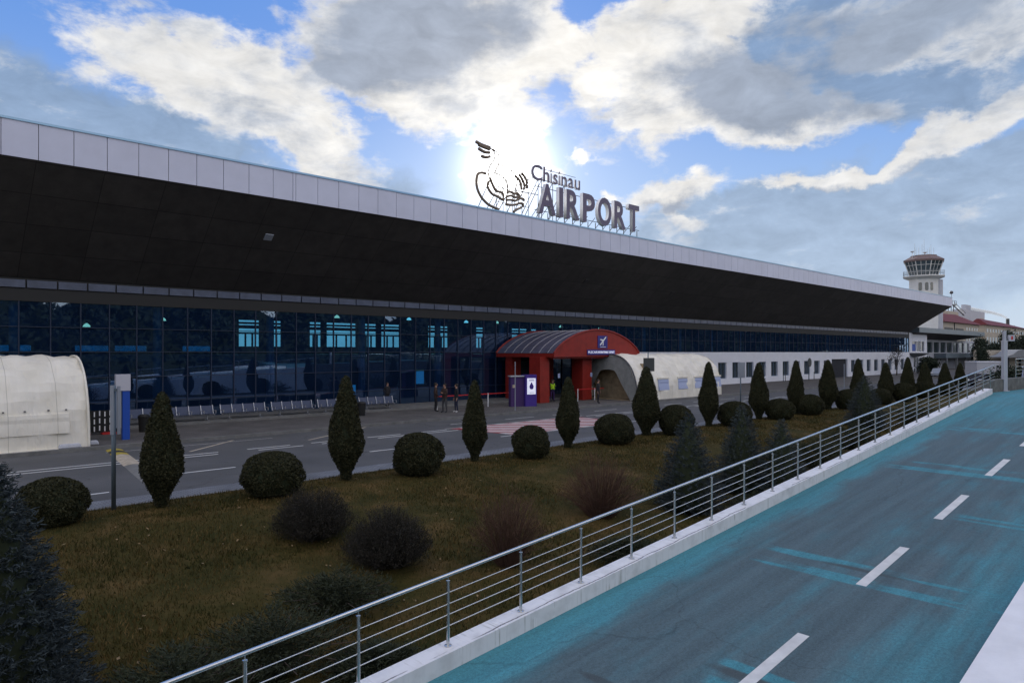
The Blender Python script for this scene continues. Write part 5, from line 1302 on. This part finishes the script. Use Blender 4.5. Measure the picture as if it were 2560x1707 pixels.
# rows of dark posts along the white wall
for i, x in enumerate((80.6, 89.3, 89.9, 94.6, 99.0, 103.2)):
    o = MB().tube([(0, 0, 0), (0, 0, 1.1)], .045, 6).build('bollard', 'sign_back'); o.location = (x, 41.8, .15)
    tag(o, 'thin dark bollard at the foot of the white wall, %s from the left' % ORD[i], 'bollard', 'bollards along the white wall')

# ------------------------------------------------------------ people
def person(loc, rz, label, coat, legs, lean=0, arm='down', h=1.78, hair=True, group=None, vest=False, sit=False, shoes='cloth_dark'):
    t = tag(bpy.data.objects.new('person', None), label, 'person', group); COL.objects.link(t); t.location = loc; t.rotation_euler = (0, 0, rz)
    k = h/1.78
    J = {}; E = []
    def a(n_, x, y, z, r_, par=None):
        J[n_] = (len(J), x*k, y*k, z*k, r_*k)
        if par: E.append((par, n_))
    a('pel', 0, 0, .95, .15); a('sp', 0, .0, 1.12, .15, 'pel'); a('ch', 0, 0, 1.32, .165, 'sp'); a('nk', 0, 0, 1.48, .07, 'ch'); a('hd0', 0, -.01, 1.56, .075, 'nk'); a('hd', 0, -.02, 1.67, .095, 'hd0'); a('hd2', 0, -.015, 1.73, .075, 'hd')
    for s, sg in (('l', 1), ('r', -1)):
        st = .06*sg
        a('sh'+s, .17*sg, 0, 1.42, .075, 'ch')
        if arm == 'pocket': el_, wr, ha = (.28*sg, .08, 1.15), (.17*sg, -.12, .98), (.13*sg, -.15, .95)
        elif arm == 'fold': el_, wr, ha = (.25*sg, -.08, 1.14), (.03*sg, -.24, 1.2), (-.04*sg, -.24, 1.22)
        else: el_, wr, ha = (.25*sg, .03, 1.14), (.27*sg, -.05, .90), (.27*sg, -.07, .82)
        a('el'+s, *el_, .05, 'sh'+s); a('wr'+s, *wr, .033, 'el'+s); a('ha'+s, *ha, .035, 'wr'+s)
        d = Vector(ha)-Vector(wr); d.normalize(); side = Vector((0, 1, 0)) if arm == 'down' else Vector((0, 0, 1))
        for q in range(4):
            b_ = Vector(ha)+d*.05+side*(q-1.5)*.018; a('f%d'%q+s, *b_, .009, 'ha'+s); e_ = b_+d*(.05+.01*(q in (1, 2)))+Vector((0, -.01, 0)); a('g%d'%q+s, *e_, .007, 'f%d'%q+s)
        b_ = Vector(ha)+side*-.035; a('th'+s, *b_, .010, 'ha'+s)
        a('hp'+s, .09*sg, 0, .90, .10, 'pel'); a('kn'+s, (.10*sg)+st*.3, -.02+.02*sg, .50, .065, 'hp'+s); a('an'+s, .10*sg+st*.5, .03*sg+.02, .09, .042, 'kn'+s); a('to'+s, .11*sg+st*.6, -.14+.03*sg, .035, .035, 'an'+s)
    me = bpy.data.meshes.new('body'); me.from_pydata([v[1:4] for v in J.values()], [(J[p][0], J[q][0]) for p, q in E], [])
    ob = bpy.data.objects.new('body', me); COL.objects.link(ob); sk = ob.modifiers.new('skin', 'SKIN'); sk.use_smooth_shade = True
    for i, v in enumerate(J.values()):
        sv = me.skin_vertices[0].data[i]; sv.radius = (v[4]*(1.15 if v[4] > .12 else 1), v[4]*(.8 if v[4] > .12 else 1)); sv.use_root = (i == 0)
    ob.modifiers.new('sub', 'SUBSURF').levels = 1
    dg = bpy.context.evaluated_depsgraph_get(); dg.update(); m2 = bpy.data.meshes.new_from_object(ob.evaluated_get(dg)); COL.objects.unlink(ob); bpy.data.objects.remove(ob)
    for q in ('skin', coat, legs, shoes, 'hivis'): m2.materials.append(MATS[q])
    for p in m2.polygons:
        z = p.center.z/k; x_ = abs(p.center.x)/k; hand = (arm == 'down' and z < .92 and x_ > .22) or (arm != 'down' and p.center.y/k < -.2 and x_ < .08 and z > 1.1)
        p.material_index = 0 if z > 1.50 or hand else (1 if z > .86 else (2 if z > .10 else 3))
        if vest and 1.0 < z < 1.42 and x_ < .2: p.material_index = 4
    o = bpy.data.objects.new('body', m2); COL.objects.link(o); o.parent = t; o.rotation_euler = (lean, 0, 0)
    hm = MB(); hm.lathe([(.0, 1.79*k), (.06*k, 1.785*k), (.098*k, 1.73*k), (.105*k, 1.68*k), (.09*k, 1.62*k)], 12, (0, .018*k, 0), cap=False); x_ = hm.build('hair', 'hair', t, smooth=True); x_.rotation_euler = (lean, 0, 0)
    fm = MB(); fm.mi = 0; fm.lathe([(.012, 0), (.012, .012)], 6, (-.032*k, -.112*k, 1.68*k)); fm.lathe([(.012, 0), (.012, .012)], 6, (.032*k, -.112*k, 1.68*k)); x_ = fm.build('eyes', 'hair', t); x_.rotation_euler = (lean, 0, 0)
    fm = MB(); fm.hexa([(-.012*k, -.10*k, 1.635*k), (.012*k, -.10*k, 1.635*k), (.012*k, -.14*k, 1.635*k), (-.012*k, -.14*k, 1.635*k), (-.006*k, -.10*k, 1.675*k), (.006*k, -.10*k, 1.675*k), (.006*k, -.115*k, 1.675*k), (-.006*k, -.115*k, 1.675*k)]); x_ = fm.build('nose', 'skin', t); x_.rotation_euler = (lean, 0, 0)
    return t
person((27.3, 36.4, .15), R(60), 'man in dark jacket standing at the left of the smoking trio', 'cloth_brown', 'cloth_dark', arm='pocket', h=1.93)
person((27.35, 35.5, .15), R(-80), 'person in brown jacket and grey trousers in the middle of the trio', 'cloth_brown', 'cloth_grey', arm='fold', h=1.9)
person((28.0, 35.1, .15), R(-110), 'person in dark coat with white shoes at the right of the trio', 'cloth_dark', 'cloth_navy', arm='down', h=1.88, shoes='shoe_white')
person((40.9, 33.8, .15), R(20), 'person in black coat standing before the tent mouth', 'cloth_dark', 'cloth_dark', arm='down', h=1.85)
person((39.9, 37.7, .15), R(-30), 'person in yellow reflective vest and purple trousers between the red pillars', 'cloth_navy', 'cloth_purple', arm='pocket', h=1.75, vest=True)
person((40.6, 38.3, .15), R(40), 'person in a yellow safety vest behind, at the right red pillar', 'cloth_dark', 'cloth_dark', arm='fold', h=1.75, vest=True)
person((26.9, 41.6, .24), R(0), 'dark silhouette of a man in front of the glass at the end of the benches', 'cloth_dark', 'cloth_dark', arm='pocket', h=1.7)

# ------------------------------------------------------------ unseen dark trees added across the way to darken the glass reflection
def added_tree_belt():
    n = 60000; x = -130+520*rng.random(n); top = 17.5+2.2*np.sin(x*.21)+1.6*np.sin(x*.53+1)+1.2*np.sin(x*1.1)
    z = top*rng.random(n)**.55-3.0; y = -36+rng.normal(0, 1.6, n)+1.2*np.sin(x*.33)+1.1*np.sin(z*.8+x)
    P = np.c_[x, y, z]; o = fast_mesh('added_tree_belt', leaf_quads(P, np.zeros_like(P), .55), 0, 'tree_dark'); struct(o, 'stuff')
    tag(o, 'long dark evergreen belt across the way, added unseen to darken the terminal glass', 'trees')
    b = MB(); xs_ = np.linspace(-130, 390, 105)
    for a, c in zip(xs_, xs_[1:]):
        ha, hc = (13.6+2.2*math.sin(q*.21)+1.6*math.sin(q*.53+1) for q in (a, c)); b.hexa([(a, -38, -3.2), (c, -38, -3.2), (c, -35, -3.2), (a, -35, -3.2), (a, -37, ha), (c, -37, hc), (c, -36, hc), (a, -36, ha)])
    b.build('belt_core', 'yew_core', o)  # solid core added so no sky gaps mirror in the glass
added_tree_belt()

P = np.c_[2+26*rng.random(420), 8.5+11*rng.random(420), np.zeros(420)]; P[:, 2] = np.where(P[:, 1] >= 18, .06, .06-(18-P[:, 1])*.105)+.05
o = fast_mesh('fallen_leaves', leaf_quads(P, np.tile([0, 0, 1.], (420, 1)), .035, .3, 1.0), 0, 'dry_leaf'); struct(o, 'stuff'); tag(o, 'scattered pale dry leaves on the lawn', 'leaves')
